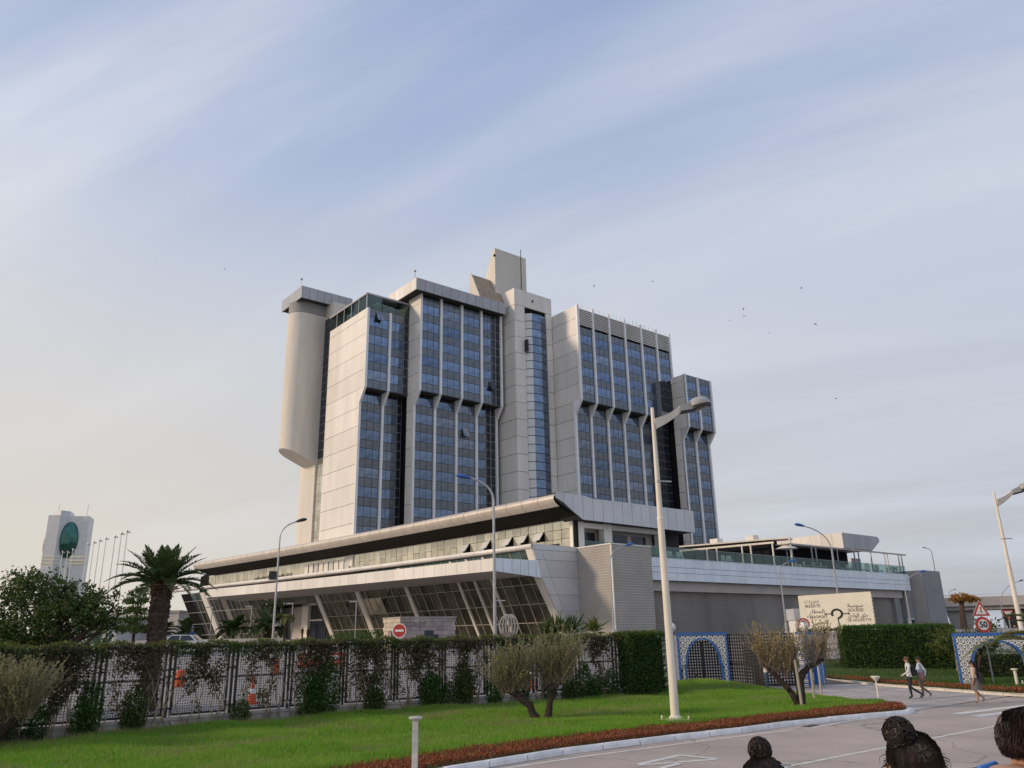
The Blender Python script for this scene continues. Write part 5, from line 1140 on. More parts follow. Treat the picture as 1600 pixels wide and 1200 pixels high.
# ------------------------------------------------------------------ trees and palms
def tree(name, loc, trunk, blobs, mat, n, size, lab, grp=None, bark='bark', shell=.35, up=0., cat='tree'):
    t = label(empty(name, loc), lab, cat, grp); mb = MB()
    for pts, rs in trunk: mb.tube(pts, rs, 8)
    for c, r, w in blobs:
        for k in range(4): e = cloud(c, tuple(x * .8 for x in r), 1, .5)[0]; s0 = Vector(trunk[0][0][-1]); m_ = (s0 + Vector(c)) / 2; mb.tube([s0, m_ + Vector(rng.normal(0, .15, 3)), Vector(e)], [trunk[0][1][-1] * .55, trunk[0][1][-1] * .35, .012], 5, cap=False)
    mb.build('trunk', M[bark], t, smooth=True)
    tot = sum(w for *_, w in blobs); P = []
    for c, r, w in blobs:
        m_ = int(n * w / tot); q = cloud(c, r, max(3, m_ // 34), shell)
        P.append((q[rng.integers(0, len(q), m_)] + rng.normal(0, 1, (m_, 3)) * np.array(r) * .13))
    V, F = leaves(np.concatenate(P), size, .55, up); link('crown', npmesh('crown', V, F, mat), t); return t
tb = []
for c, r, w in (((-2.6, 0, 3.2), (1.9, 1.8, 1.6), 1.5), ((-.6, .3, 4.2), (1.9, 1.7, 2.1), 2.2), ((1.0, 0, 4.2), (1.6, 1.4, 1.15), 1.3), ((2.5, 0, 4.5), (1.2, 1.0, 1.0), .6), ((-1.6, -.4, 2.7), (2.4, 1.6, .9), 1.5), ((-3.6, 0, 4.5), (1.4, 1.2, 1.8), 1.0), ((3.0, .2, 4.0), (.7, .7, .8), .18), ((-1.2, 0, 5.6), (1.3, 1.2, .9), .7), ((.9, 0, 5.2), (1.2, 1.1, .8), .5)): tb.append((c, r, w))
tree('broadleaf_tree', (-22.2, 39, .05), [([(0, 0, 0), (.1, 0, 1.0), (.2, 0, 2.2)], [.28, .22, .2]), ([(.1, 0, 1.4), (1.6, 0, 2.6), (3.0, 0, 4.0)], [.14, .1, .04])], tb, M['leafdark'], 23000, .17, 'large dark spreading tree at the left edge behind the fence')
cb = [((0, 0, 2.4 + i * .75), (1.75 - i * .26 + .3 * math.sin(i * 2.3), 1.5 - i * .2, .35), 1.2 - i * .15) for i in range(5)]
tree('dark_conifer', (-32.3, 70, zg(70) - .1), [([(0, 0, 0), (0, 0, 2.5), (.1, 0, 5.3)], [.16, .12, .05])], cb, M['leafdark'], 5200, .19, 'dark layered evergreen tree just left of the palm trunk', None, 'barkdark', .1)
for i, (x, y, s_, mat, lab) in enumerate(((-37.5, 72, 1.0, 'leafgreen', 'rounded bright green bush in front of the white columned pavilion'), (-41.6, 74, .75, 'leafyellow', 'yellowish low bush below the spreading dark tree'), (-22.6, 36.6, .8, 'leafyellow', 'yellow green bush on the hedge top at the left edge'))):
    tree('round_bush', (x, y, zg(y)), [([(0, 0, 0), (0, 0, .5)], [.08, .05])], [((0, 0, 1.1 if i < 2 else 2.2), (2.2 * s_, 1.3 * s_, .9), 1)], M[mat], 2600, .15, lab, None, 'bark', .3, .2, 'bush')
def frond(mb_v, mb_f, rach, base, az, el, L_, droop, lw=.055, ll=.5, n=26):
    p = Vector(base); d = Vector((math.cos(az) * math.cos(el), math.sin(az) * math.cos(el), math.sin(el))); pts = [p.copy()]; st = L_ / n
    for i in range(n):
        d = (d + Vector((0, 0, -droop * st / L_ * (1 + i / n)))).normalized(); p = p + d * st; pts.append(p.copy())
    rach.tube(pts[::3] + [pts[-1]], [.035 * (1 - i / 11) + .006 for i in range(len(pts[::3]) + 1)], 4, cap=False)
    for i in range(3, n + 1):
        f = i / n; d = (pts[i] - pts[i - 1]).normalized(); sd = d.cross(Vector((0, 0, 1))).normalized(); up = sd.cross(d)
        l = ll * math.sin(math.pi * min(1, .15 + f * .86)) ** .7 * (1.0 if f < .8 else .8)
        for s in (-1, 1):
            for q in (0, .5):
                b = pts[i] - d * st * q; v = (sd * s * .8 + d * .62 + up * (.35 - .25 * f) + Vector(rng.normal(0, .09, 3))).normalized()
                w = v.cross(up).normalized() * lw * .5; k = len(mb_v); e = b + v * l - Vector((0, 0, l * .10))
                mb_v += [b - w * .4, b + w * .4, b + v * l * .55 + w, e, b + v * l * .55 - w]; mb_f.append((k, k + 1, k + 2, k + 3, k + 4))
def palm(loc, h, fr, lab, tr=(.5, .55), mats=('palmleaf', 'palmtrunk'), L_=2.3, ll=.5, lw=.055, grp=None, skirt=True, cat='palm tree', name='date_palm'):
    t = label(empty(name, loc), lab, cat, grp); mb = MB()
    n = 16; prof = []
    nz_ = max(4, int(h / .13))
    for i in range(nz_ + 1):
        f = i / nz_; r = tr[0] * (1 - f) + tr[1] * f; prof.append((r * (1.0 if i % 2 else .88) * (1 + rng.normal(0, .015)), f * h))
    mb.lathe(prof, n); rng2 = rng
    tk = mb.build('trunk', M[mats[1]], t)
    me = tk.data
    if h > 1.5:
        for v in me.vertices:
            k = rng.normal(0, .03); v.co.x += v.co.x * k; v.co.y += v.co.y * k
        mb = MB()   # old leaf bases stand proud of the stem
        for i in range(int(h * 42)):
            z = rng.uniform(.05, h - .1); a = rng.uniform(0, 6.283); r = tr[0] + (tr[1] - tr[0]) * z / h
            d = Vector((math.cos(a), math.sin(a), 0)); s_ = Vector((-d.y, d.x, 0)) * .07
            c = d * (r - .04) + Vector((0, 0, z)); mb.add([c - s_, c + s_, c + d * .10 + s_ * .6 + Vector((0, 0, .13)), c + d * .10 - s_ * .6 + Vector((0, 0, .13)), c + Vector((0, 0, .17))], [(0, 1, 2, 3), (3, 2, 4), (0, 3, 4), (1, 4, 2)])
        mb.build('leaf_scars', M[mats[1]], t, kind='stuff')
    V = []; F = []; R_ = MB()
    for az, el, lf, dr in fr: frond(V, F, R_, (math.cos(az) * tr[1] * .5, math.sin(az) * tr[1] * .5, h + .1), az, el, L_ * lf, dr, lw, ll)
    mb = MB(); mb.v = V; mb.f = F; mb.m = [0] * len(F); mb.build('fronds', M[mats[0]], t); R_.build('frond_stalks', M[mats[0]], t)
    if skirt:
        P = cloud((0, 0, h - .15), (tr[1] * 1.15, tr[1] * 1.15, .5), 420, .6); Vs, Fs = leaves(P, .34, .22, -.2); link('dry_frond_bases', npmesh('dry_frond_bases', Vs, Fs, M['drybase']), t)
    return t
fr = []
for i in range(38):
    f = (i + .5) / 38; el = rad(86 - 80 * f ** .9); fr.append((i * 2.39996, el, .66 + .36 * math.cos(el) * rng.uniform(.75, 1.1), rng.uniform(.6, 1.2) * (.15 + .75 * math.cos(el))))
palm((-17.35, 40, .0), 5.75, fr, 'stout date palm with rough trunk and short crown left of the hotel', (.36, .49), L_=2.6, ll=.5, lw=.05)
# palm at the right edge, one long frond reaching into view
palm((25.9, 39.5, .1), 1.75, [(rad(178), rad(26), 1.6, .80), (rad(168), rad(44), 1.15, 1.2), (rad(196), rad(30), .9, 1.1), (rad(160), rad(62), .8, 1.0), (rad(60), rad(50), 1.2, 1.3), (rad(10), rad(40), 1.4, 1.2), (rad(-50), rad(55), 1.3, 1.3), (rad(110), rad(60), 1.2, 1.2), (rad(-90), rad(60), 1.1, 1.2), (rad(0), rad(75), 1.2, .8)], 'low palm mostly outside the right edge, one arching frond before the tiled arch', (.3, .34), ('palmolive', 'palmtrunk'), 3.2, .75, .09)
def lowpalm(x, y, s_, lab, n=16, zb=None):
    fr = [(i * 2.4, rad(rng.uniform(15, 80)), rng.uniform(.7, 1.1), rng.uniform(.8, 1.6)) for i in range(n)]
    palm((x, y, zg(y) if zb is None else zb), .6 * s_, fr, lab, (.16, .16), L_=1.5 * s_, ll=.45 * s_, lw=.07 * s_, grp='low palms by the hotel forecourt', skirt=False, cat='palm', name='low_palm')
lowpalm(-38.2, 96, 1.7, 'bushy low palm before the pale raking column at the far left'); lowpalm(-31.4, 92, 1.8, 'spiky low palm under the canopy end, left of the tall slim palm'); lowpalm(-27.0, 90, 2.0, 'wide low palm just left of the dark headed lamp'); lowpalm(-41.5, 97, 1.5, 'low palm beside the date palm trunk')
palm((-28.0, 94, 2.3), 4.2, [(i * 2.4, rad(rng.uniform(20, 75)), rng.uniform(.8, 1.1), 1.6) for i in range(12)], 'tall slim young palm against the sloping glass', (.14, .12), L_=1.9, ll=.5, lw=.09, grp=None, skirt=False, cat='palm', name='slim_palm')
palm((-24.6, 88, 2.3), 3.0, [(i * 2.4, rad(rng.uniform(20, 70)), rng.uniform(.8, 1.1), 1.8) for i in range(7)], 'thin yellowish young palm left of the hotel entrance', (.09, .08), ('palmolive', 'bark'), L_=1.4, ll=.45, lw=.08, skirt=False, cat='palm', name='slim_palm')
for i, (x, y, s_) in enumerate(((3.6, 78, 1.15), (5.0, 77, 1.2), (2.7, 76, .8), (7.4, 79, .9))):
    tr_l = ['spiky dark agave clump beside the oval sculpture', 'tall blade leaved plant before the sloping glass', 'low spiky plant at the foot of the blue headed lamp', 'yellowish shrub near the white raking end wall'][i]
    t = label(empty('spiky_plant', (x, y, zg(y))), tr_l, 'plant'); V, F = leaves(cloud((0, 0, .7), (.5 * s_, .4 * s_, .3), 90), 1.35 * s_, .13, 1.1); link('blades', npmesh('blades', V, F, M['palmleaf'] if i < 3 else M['leafyellow']), t)
t = label(empty('shrub_bed', (-18.6, 92, 2.3)), 'dark green shrub bed under the glass right of the entrance', 'shrubs'); V, F = leaves(cloud((1.5, 0, .8), (4.4, 1.2, .9), 2600, .3), .2); link('foliage', npmesh('foliage', V, F, M['leafgreen']), t)
# hard pruned olive-like trees, all upright shoots
def pruned(loc, trunks, nodes, lab, n=230, Ls=(1.1, 1.8), spread=.42, mat='olive', nl=46, tips=.0, lsz=.075):
    t = label(empty('pruned_tree', loc), lab, 'tree', None); mb = MB()
    for pts, rs in trunks:
        P = [Vector(p) for p in pts]; Q = []; R_ = []
        for i in range(len(P) - 1):
            for k in range(4): f = k / 4; Q.append(P[i].lerp(P[i + 1], f) + Vector(rng.normal(0, .018, 3)) * (1 if Q else 0)); R_.append((rs[i] * (1 - f) + rs[i + 1] * f) * rng.uniform(.9, 1.14))
        Q.append(P[-1]); R_.append(rs[-1]); mb.tube(Q, R_, 9)
    mb.build('trunk', M['barkdark'], t, smooth=True)
    sh = MB(); LP = []; LD = []
    for c, w in nodes:
        for k in range(int(n * w)):
            d = Vector((rng.normal(0, spread), rng.normal(0, spread), 1)).normalized(); L_ = rng.uniform(*Ls); p = Vector(c) + Vector(rng.normal(0, .10, 3)); q = [p]
            for j in range(4): d = (d + Vector((d.x * .02, d.y * .02, .07)) + Vector(rng.normal(0, .07, 3))).normalized(); p = p + d * L_ / 4; q.append(p)
            sh.tube(q, [.012, .010, .008, .006, .003], 3, cap=False)
            for m_ in range(nl):
                f = rng.uniform(.12, 1) ** .8 * 3.999; i = int(f); LP.append(q[i].lerp(q[i + 1], f - i)); LD.append(d * .9)
    sh.build('shoots', M['twig'], t)
    V, F = leaves(np.array([tuple(x) for x in LP]), lsz, .42, .15, .55, np.array([tuple(x) for x in LD])); link('foliage', npmesh('foliage', V, F, M[mat]), t); return t
pruned((.9, 30.3, .24), [([(-.25, 0, -.1), (-.5, .02, .45), (-.95, .05, .85), (-1.35, .05, 1.0)], [.15, .13, .13, .08]), ([(.12, 0, -.1), (.2, 0, .5), (.3, 0, .95), (.65, 0, 1.25)], [.15, .12, .14, .09]), ([(.26, 0, .8), (.12, .1, 1.15)], [.1, .07])],
       [((-1.4, .05, .95), 1.0), ((-1.05, .05, .95), 1.0), ((-.7, .1, 1.05), .6), ((.15, .1, 1.2), .9), ((.55, 0, 1.25), 1.0), ((.85, 0, 1.35), .7)], 'twin trunked pruned tree with brushlike shoots on the lawn before the fence', 96, (.95, 1.85), .46, 'olive', 44)
pruned((11.1, 33.5, .2), [([(0, 0, -.1), (.02, 0, .6), (.08, 0, 1.1), (.45, .05, 1.45), (1.1, .05, 1.75)], [.19, .16, .14, .10, .06]), ([(-.1, 0, -.1), (-.35, 0, .55), (-.85, 0, 1.15), (-1.35, 0, 1.65)], [.13, .11, .10, .06]), ([(.05, 0, .9), (-.2, .1, 1.6)], [.1, .05])],
       [((-1.25, 0, 1.55), 1.0), ((-.85, 0, 1.35), .8), ((-.45, .05, 1.2), .7), ((-.2, .1, 1.5), .9), ((.45, 0, 1.5), .4), ((1.05, .05, 1.7), .8), ((.75, 0, 1.6), .4)], 'pruned tree with forked trunk and rusty shoots beside the gate, propped by stakes', 58, (.8, 1.75), .38, 'rust', 34)
pruned((-14.75, 24.3, .12), [([(-.4, 0, -.1), (-.1, 0, .45), (.4, 0, .85), (.55, 0, 1.05)], [.2, .18, .16, .1]), ([(-.2, 0, .4), (-.5, 0, 1.0)], [.14, .1])],
       [((.5, 0, 1.0), 1.0), ((.2, 0, .95), 1.0), ((-.2, .1, 1.0), 1.0), ((-.5, 0, 1.05), .8), ((.7, 0, 1.0), .7)], 'pruned tree with brushlike shoots cut off by the left edge', 105, (.9, 1.75), .55)
for i, (x, y, h, ln) in enumerate(((10.95, 33.0, 1.75, -.35), (12.75, 36.7, 1.6, -.12), (14.6, 41.0, 1.5, .02))):
    o = MB().tube([(0, 0, -.05), (ln * .2, 0, h)], [.055, .05], 8).build('wooden_stake', M['wood'], loc=(x, y, .2 if i < 2 else .02)); label(o, ['leaning wooden stake right against the forked trunk', 'upright wooden stake right of the forked tree', 'wooden stake standing behind, by the path gate'][i], 'stake', 'stakes around the forked tree')
tree('small_tree', (25.6, 47.3, .12), [([(0, 0, 0), (-.15, 0, .9), (-.3, 0, 1.7)], [.26, .2, .14]), ([(0, 0, .5), (.35, 0, 1.2), (.6, 0, 1.8)], [.16, .12, .06])], [((-.5, 0, 2.2), (1.2, .9, .5), 1), ((.6, 0, 2.2), (1.1, .9, .5), 1)], M['leafdark'], 3800, .14, 'small dark tree with forked trunk seen inside the right tiled arch')
tree('dry_shrub', (28.4, 54.5, .4), [([(0, 0, 0), (0, 0, 1.0)], [.1, .06])], [((-.6, 0, 1.9), (1.0, .7, 1.0), 1), ((2.0, 0, 2.1), (1.6, .8, .8), 1), ((.6, 0, 1.4), (2.0, .8, .8), 1)], M['leafyellow'], 3600, .13, 'dry yellowish shrubs behind the speed limit sign', None, 'twig', .2, .4, 'shrub')
tree('dry_shrub', (33.5, 55, .4), [([(0, 0, 0), (0, 0, .9)], [.08, .05])], [((0, 0, 1.7), (1.3, .8, 1.1), 1)], M['rust'], 1600, .13, 'tall dry shrub between the long hedge and the arch', None, 'twig', .2, .5, 'shrub')
tree('orange_tree', (62.3, 116, 2.4), [([(0, 0, 0), (.1, 0, 2.2), (.3, 0, 4.2)], [.5, .42, .3])], [((.4, 0, 4.7), (1.7, 1.2, .55), 1), ((1.8, 0, 4.6), (1.2, 1, .45), .6)], M['orange_leaf'], 2600, .26, 'orange flowering tree at the corner of the grey end pier', None, 'bark')
far = []
for i in range(26):
    x = -260 + i * 24 + rng.uniform(-6, 6); far.append(((x, 330 + rng.uniform(0, 40), 4.4), (14, 6, rng.uniform(2.4, 4.4)), 1))
P = np.concatenate([cloud(c, r, 170, .3) for c, r, w in far]); V, F = leaves(P, 1.7); link('far_treeline', npmesh('far_treeline', V, F, M['leafdark']), kind='stuff')
# ------------------------------------------------------------------ tiled gateway arches
def tilemat():
    m = bpy.data.materials.new('glazed_tiles'); m.use_nodes = True; t = m.node_tree; n = t.nodes; l = t.links; b = n['Principled BSDF']; b.inputs['Roughness'].default_value = .25
    co = n.new('ShaderNodeTexCoord'); sp_ = n.new('ShaderNodeSeparateXYZ'); l.new(co.outputs['Object'], sp_.inputs[0])
    def mth(op, a, b2=None):
        q = n.new('ShaderNodeMath'); q.operation = op
        for i, x in enumerate((a, b2)):
            if x is None: continue
            if isinstance(x, (int, float)): q.inputs[i].default_value = x
            else: l.new(x, q.inputs[i])
        return q.outputs[0]
    def cell(s, off_): 
        r = []
        for k in (0, 2): r.append(mth('SUBTRACT', mth('FRACT', mth('ADD', mth('MULTIPLY', sp_.outputs[k], s), off_)), .5))
        return mth('SQRT', mth('ADD', mth('MULTIPLY', r[0], r[0]), mth('MULTIPLY', r[1], r[1])))
    d1 = cell(3.3, 0.); d2 = cell(3.3, .5); d3 = cell(6.6, .25)
    ring = mth('MULTIPLY', mth('GREATER_THAN', d1, .24), mth('LESS_THAN', d1, .38)); dot = mth('LESS_THAN', d1, .11); ring2 = mth('LESS_THAN', d2, .16); petals = mth('LESS_THAN', d3, .17)
    blue = mth('MINIMUM', mth('ADD', mth('MULTIPLY', ring, .75), mth('ADD', dot, petals)), 1.); dk = ring2
    m1 = n.new('ShaderNodeMix'); m1.data_type = 'RGBA'; m1.inputs[6].default_value = (.66, .66, .62, 1); m1.inputs[7].default_value = (.04, .09, .24, 1); l.new(blue, m1.inputs[0])
    m2 = n.new('ShaderNodeMix'); m2.data_type = 'RGBA'; l.new(dk, m2.inputs[0]); l.new(m1.outputs[2], m2.inputs[6]); m2.inputs[7].default_value = (.03, .05, .08, 1)
    l.new(m2.outputs[2], b.inputs['Base Color']); return m
M['tile'] = tilemat(); M['tileblue'] = pmat('blue_tile_border', (.035, .14, .46), .3, 0, .15, 9)
def archpts(w, hs, ht, n=18):
    """inner outline, right foot to left foot: straight jambs, a small step, then a pointed-round arch"""
    P = [(w, 0), (w * 1.0, hs)]; P += [(w * .93, hs)]
    for i in range(1, n): a = math.pi * i / n; P.append((w * .93 * math.cos(a), hs + (ht - hs) * math.sin(a) ** .85))
    return P + [(-w * .93, hs), (-w, hs), (-w, 0)]
def portal(name, loc, rot, W_, H_, aw, hs, ht, lab, th=.45):
    t = label(empty(name, loc, rot), lab, 'gateway'); A = archpts(aw, hs, ht)
    MB().extr([(-W_ / 2 + .02, 0), (-W_ / 2 + .02, H_ - .1), (W_ / 2 - .02, H_ - .1), (W_ / 2 - .02, 0)] + [(x * 1.12, z * 1.03 if z > 0 else 0) for x, z in A], 'y', -th / 2, th / 2).build('tiled_wall', M['tile'], t)
    B = [(x * 1.085, z * 1.03 if z else 0) for x, z in A]
    vs = [(x, -th / 2 - .03, z) for x, z in A] + [(x, -th / 2 - .03, z) for x, z in B] + [(x, th / 2 + .03, z) for x, z in A] + [(x, th / 2 + .03, z) for x, z in B]; n = len(A)
    MB().add(vs, [f for i in range(n - 1) for f in ((i, i + 1, n + i + 1, n + i), (2 * n + i, 3 * n + i, 3 * n + i + 1, 2 * n + i + 1), (i, 2 * n + i, 2 * n + i + 1, i + 1), (n + i, n + i + 1, 3 * n + i + 1, 3 * n + i))]).build('arch_border', M['tileblue'], t)
    MB().box(-W_ / 2, -W_ / 2 + .1, -th / 2 - .03, -th / 2 + .06, 0, H_).box(W_ / 2 - .1, W_ / 2, -th / 2 - .03, -th / 2 + .06, 0, H_).box(-W_ / 2, W_ / 2, -th / 2 - .04, th / 2 + .04, H_ - .1, H_ + .04).build('blue_frame', M['tileblue'], t)
    return t
def lattice(name, loc, rot, w, h, lab, z0=0., arch=None, s=.17, parent=None):
    mb = MB(); nx = round(w / s); nz_ = round(h / s)
    top = lambda x: h if not arch else np.interp(x - w / 2, [p[0] for p in arch], [p[1] for p in arch]) - .03
    for i in range(nx + 1):
        x = i * w / nx; hh = top(x)
        if hh > .1: mb.box(x - .042, x + .042, -.02, .02, z0, z0 + hh)
    for j in range(nz_ + 1):
        z = j * h / nz_
        xs_ = [x for x in np.linspace(0, w, 60) if top(x) >= z]
        if xs_: mb.box(xs_[0], xs_[-1], -.026, -.021 + .02, z0 + z - .04, z0 + z + .04)
    if parent: return mb.build(name, M['black'], parent, loc=loc, rotz=rot)
    t = label(empty(name, loc, rot), lab, 'gate'); mb.build('lattice', M['black'], t)
    MB().box(-.05, .05, -.04, .04, 0, h + .05).box(w - .05, w + .05, -.04, .04, 0, h + .05).box(.05, w - .05, -.035, .035, 0, .09).box(.05, w - .05, -.035, .035, h - .04, h + .05).box(.05, w - .05, -.03, .03, h * .45, h * .45 + .07).build('gate_frame', M['black'], t)
    # smaller inset squares soften the grid
    return t
pl_ = portal('tiled_gateway', (10.37, 47.0, .12), rad(-2), 2.78, 2.9, .95, 1.25, 2.58, 'left gateway of blue and white tiles with a horseshoe arch closed by black lattice')
Ar = [(x, z) for x, z in archpts(.95, 1.25, 2.58)][::-1]; Ar = [p for p in Ar if True]
xs_ = sorted(set((round(x, 3), z) for x, z in Ar if z > 1.0)); lattice('lattice_grille', (-.95, 0, 0), 0, 1.9, 2.58, '', 0, [(-.95, 1.25)] + [p for p in xs_ if abs(p[0]) < .89] + [(.95, 1.25)], .15, pl_)
MB().box(-.045, .045, -.04, .04, 0, 2.4).build('meeting_stile', M['black'], pl_)
g1 = lattice('lattice_gate', (11.82, 46.95, .1), math.atan2(44.9 - 46.95, 13.15 - 11.82), 2.44, 2.8, 'black lattice gate leaf swung open towards the road')
g2 = lattice('lattice_gate', (13.3, 49.0, .1), rad(-4), 2.85, 2.8, 'black lattice gate leaf standing further back behind the forked tree')
portal('tiled_gateway', (16.9, 48.4, .1), rad(52), 2.78, 2.86, .86, 1.15, 2.45, 'right hand tiled gateway pillar seen obliquely under a white globe lamp')
portal('tiled_gateway', (25.75, 45.15, .12), rad(-20), 4.0, 2.6, 1.28, .95, 2.2, 'tiled blue and white arch at the right edge framing a small tree', .4)
for x, y, z, lab in ((8.72, 47.0, 3.02, 'white globe lamp on a dark post beside the tall white lamp'), (16.3, 47.2, 2.92, 'white globe lamp on the right hand gateway pillar')):
    t = label(empty('globe_lamp', (x, y, .1)), lab, 'globe lamp', 'globe lamps on the gateway')
    MB().box(-.09, .09, -.09, .09, 0, z - .1).build('post', M['blue'] if x > 10 else pmat('dark_blue_post', (.02, .05, .08), .5), t); MB().lathe([(.14, 0), (.12, .1)], 12, (0, 0, z - .1)).build('collar', M['blue'], t); MB().ball((0, 0, z + .24), .27, 20, 14).build('globe', M['white'], t, smooth=True)
rl = label(empty('white_railing', (7.15, 41.6, .35), math.atan2(46.6 - 41.6, 8.5 - 7.15)), 'short pale railing between the hedge end and the left gateway', 'railing'); mb = MB()
for i in range(24): mb.box(i * .21 - .015, i * .21 + .015, -.015, .015, 0, .95)
mb.build('bars', M['lampgrey'], rl); MB().box(0, 4.9, -.03, .03, .95, 1.02).box(0, 4.9, -.025, .025, .06, .11).build('rails', M['white'], rl); MB().box(0, 4.9, -.04, .04, 2.55, 2.62).box(-.04, .04, -.04, .04, 1.03, 2.55).box(4.86, 4.94, -.04, .04, 1.03, 2.55).build('top_rail', M['black'], rl)
hp = MB().tube([(9.0, 46.3, .1), (9.0, 46.3, 1.1), (9.15, 46.2, 1.35), (9.5, 46.0, 1.2), (9.75, 45.9, .8), (9.8, 45.85, .1)], .04, 8).build('hoop_barrier', M['black'], smooth=True); label(hp, 'bent black hoop rail at the foot of the left gateway', 'hoop rail')
# bollard lights
bl = label(empty('bollard_light', (-2.37, 19.75, .12)), 'pale square path light on a post at the bottom of the lawn', 'bollard light')
MB().box(-.065, .065, -.065, .065, 0, 1.13).build('post', M['bollard'], bl); MB().lathe([(.07, 1.10), (.155, 1.135), (.16, 1.165), (.14, 1.18)], 20).build('cap', M['bollard'], bl, smooth=True)
for x, y, lab in ((16.0, 37.9, 'thin mushroom shaped path light on the paved path near the lawn tip'), (26.2, 44.6, 'pale path light inside the right tiled arch')):
    t = label(empty('bollard_light', (x, y, .05)), lab, 'bollard light'); MB().tube([(0, 0, 0), (0, 0, .8)], .035 if x < 20 else .08, 8).build('post', M['lampwhite'], t); MB().lathe([(.04, .78), (.17, .93), (.20, .97), (.19, 1.0)] if x < 20 else [(.1, .8), (.17, .84), (.17, .9)], 16).build('cap', M['lampwhite'], t, smooth=True)

# ------------------------------------------------------------------ people
skin_m = pmat('skin', (.42, .25, .17), .55, 0, .06, 6); hair_d = pmat('dark_hair', (.022, .013, .009), .42, 0, .45, 30, spec=.35, stretch=(1, 1, .2)); hair_b = pmat('brown_hair', (.10, .045, .022), .5, 0, .2, 20)
def skinmesh(J, E, sub=2):
    """J: list of (xyz, (rx, ry)); one continuous surface grown on the joints"""
    me = bpy.data.meshes.new('tmp'); me.from_pydata([j[0] for j in J], E, []); o = bpy.data.objects.new('tmp', me); COL.objects.link(o)
    o.modifiers.new('s', 'SKIN'); sv = me.skin_vertices[0].data
    for i, j in enumerate(J): sv[i].radius = j[1] if isinstance(j[1], tuple) else (j[1], j[1])
    sv[0].use_root = True; m2 = o.modifiers.new('u', 'SUBSURF'); m2.levels = sub; m2.render_levels = sub
    bpy.context.view_layer.update(); r = bpy.data.meshes.new_from_object(o.evaluated_get(bpy.context.evaluated_depsgraph_get())); bpy.data.objects.remove(o); bpy.data.meshes.remove(me); return r
def add_to(me, mb, mi):
    bm = bmesh.new(); bm.from_mesh(me); base = [bm.verts.new(v) for v in mb.v]
    for f in mb.f:
        try: q = bm.faces.new([base[i] for i in f]); q.material_index = mi; q.smooth = True
        except ValueError: pass
    bm.to_mesh(me); bm.free()
def person(loc, rot, lab, pose, mats, zone, hair, hairlen=0., h=1.74, female=False, grp=None):
    """local axes: +x is the way the person faces. pose gives joints for both arms and legs"""
    s = h / 1.74; t = label(empty('person', loc, rot), lab, 'person', grp)
    sw = .17 if female else .195
    J = [((0, 0, .94), (.155 if female else .15, .11)), ((.01, 0, 1.12), (.125 if female else .145, .095)), ((.02, 0, 1.30), (.15 if female else .17, .11)), ((.01, 0, 1.42), (.12, .085)), ((.015, 0, 1.50), (.055, .055)), ((.03, 0, 1.585), (.082, .088)), ((.035, 0, 1.67), (.085, .095)), ((.025, 0, 1.74), (.05, .06))]
    E = [(i, i + 1) for i in range(7)]
    for sd in (-1, 1):
        el, wr = pose['arm' + ('R' if sd < 0 else 'L')]; k = len(J)
        J += [((0, sd * sw, 1.405), (.058, .062)), (el, (.043, .045)), (wr, (.03, .032)), (tuple(np.array(wr) + (np.array(wr) - np.array(el)) * .28), (.034, .02))]; E += [(3, k), (k, k + 1), (k + 1, k + 2), (k + 2, k + 3)]
        kn, an, toe = pose['leg' + ('R' if sd < 0 else 'L')]; k = len(J)
        J += [((0, sd * .09, .88), (.092, .095)), (kn, (.062, .065)), (an, (.042, .045)), (toe, (.035, .03))]; E += [(0, k), (k, k + 1), (k + 1, k + 2), (k + 2, k + 3)]
    me = skinmesh(J, E)
    for m in mats: me.materials.append(m)
    for p in me.polygons: c = p.center; p.material_index = zone(c); p.use_smooth = True
    mb = MB()
    for sd in (-1, 1):     # five fingers a hand, curling a little
        el, wr = (np.array(q) for q in pose['arm' + ('R' if sd < 0 else 'L')]); d = (wr - el) / np.linalg.norm(wr - el); c = wr + (wr - el) * .28
        x = np.cross(d, [0, sd, .2]); x /= np.linalg.norm(x)
        for k in range(4): b = c + x * (k - 1.5) * .017; mb.tube([b - d * .01, b + d * .04, b + d * .07 - np.array([0, sd * .02, 0])], [.0095, .009, .006], 5)
        b = c - d * .03 + x * .03; mb.tube([b, b + x * .025 + d * .02, b + x * .03 + d * .05], [.01, .0095, .007], 5)
    mb.tube([(.10, 0, 1.645), (.138, 0, 1.612), (.118, 0, 1.60)], [.01, .014, .012], 6)   # nose
    for sd in (-1, 1): mb.ball((.03, sd * .092, 1.63), (.02, .012, .03), 8, 6)
    add_to(me, mb, zone(Vector((.13, 0, 1.62))))
    b = link('body', me, t); b.scale = (s, s, s)
    hm = MB().ball((.012, 0, 1.672), (.118, .104, .098), 16, 10)
    if hairlen: hm.tube([(-.05, 0, 1.68), (-.085, 0, 1.55), (-.09, 0, 1.68 - hairlen)], [.085, .08, .03], 10)
    o = hm.build('hair', hair, t, smooth=True); o.scale = (s, s, s); return t
shirt_w = pmat('white_shirt', (.66, .65, .66), .8, 0, .06, 5, bump=.2); shirt_l = pmat('pale_shirt', (.55, .60, .68), .8, 0, .06, 5); trs_n = pmat('navy_trousers', (.016, .022, .035), .8, 0, .2, 6); trs_g = pmat('khaki_trousers', (.17, .14, .11), .8, 0, .1, 6); shoe = pmat('dark_shoe', (.02, .017, .016), .5); shoe_w = pmat('pale_shoe', (.5, .5, .5), .6); pink = pmat('dusty_pink_bag', (.30, .15, .16), .7); skirt_m = pmat('grey_skirt', (.15, .13, .135), .8, 0, .1, 6); top_w = pmat('pale_pink_top', (.62, .53, .52), .8); jeans = pmat('blue_jeans', (.06, .10, .17), .85, 0, .2, 5)
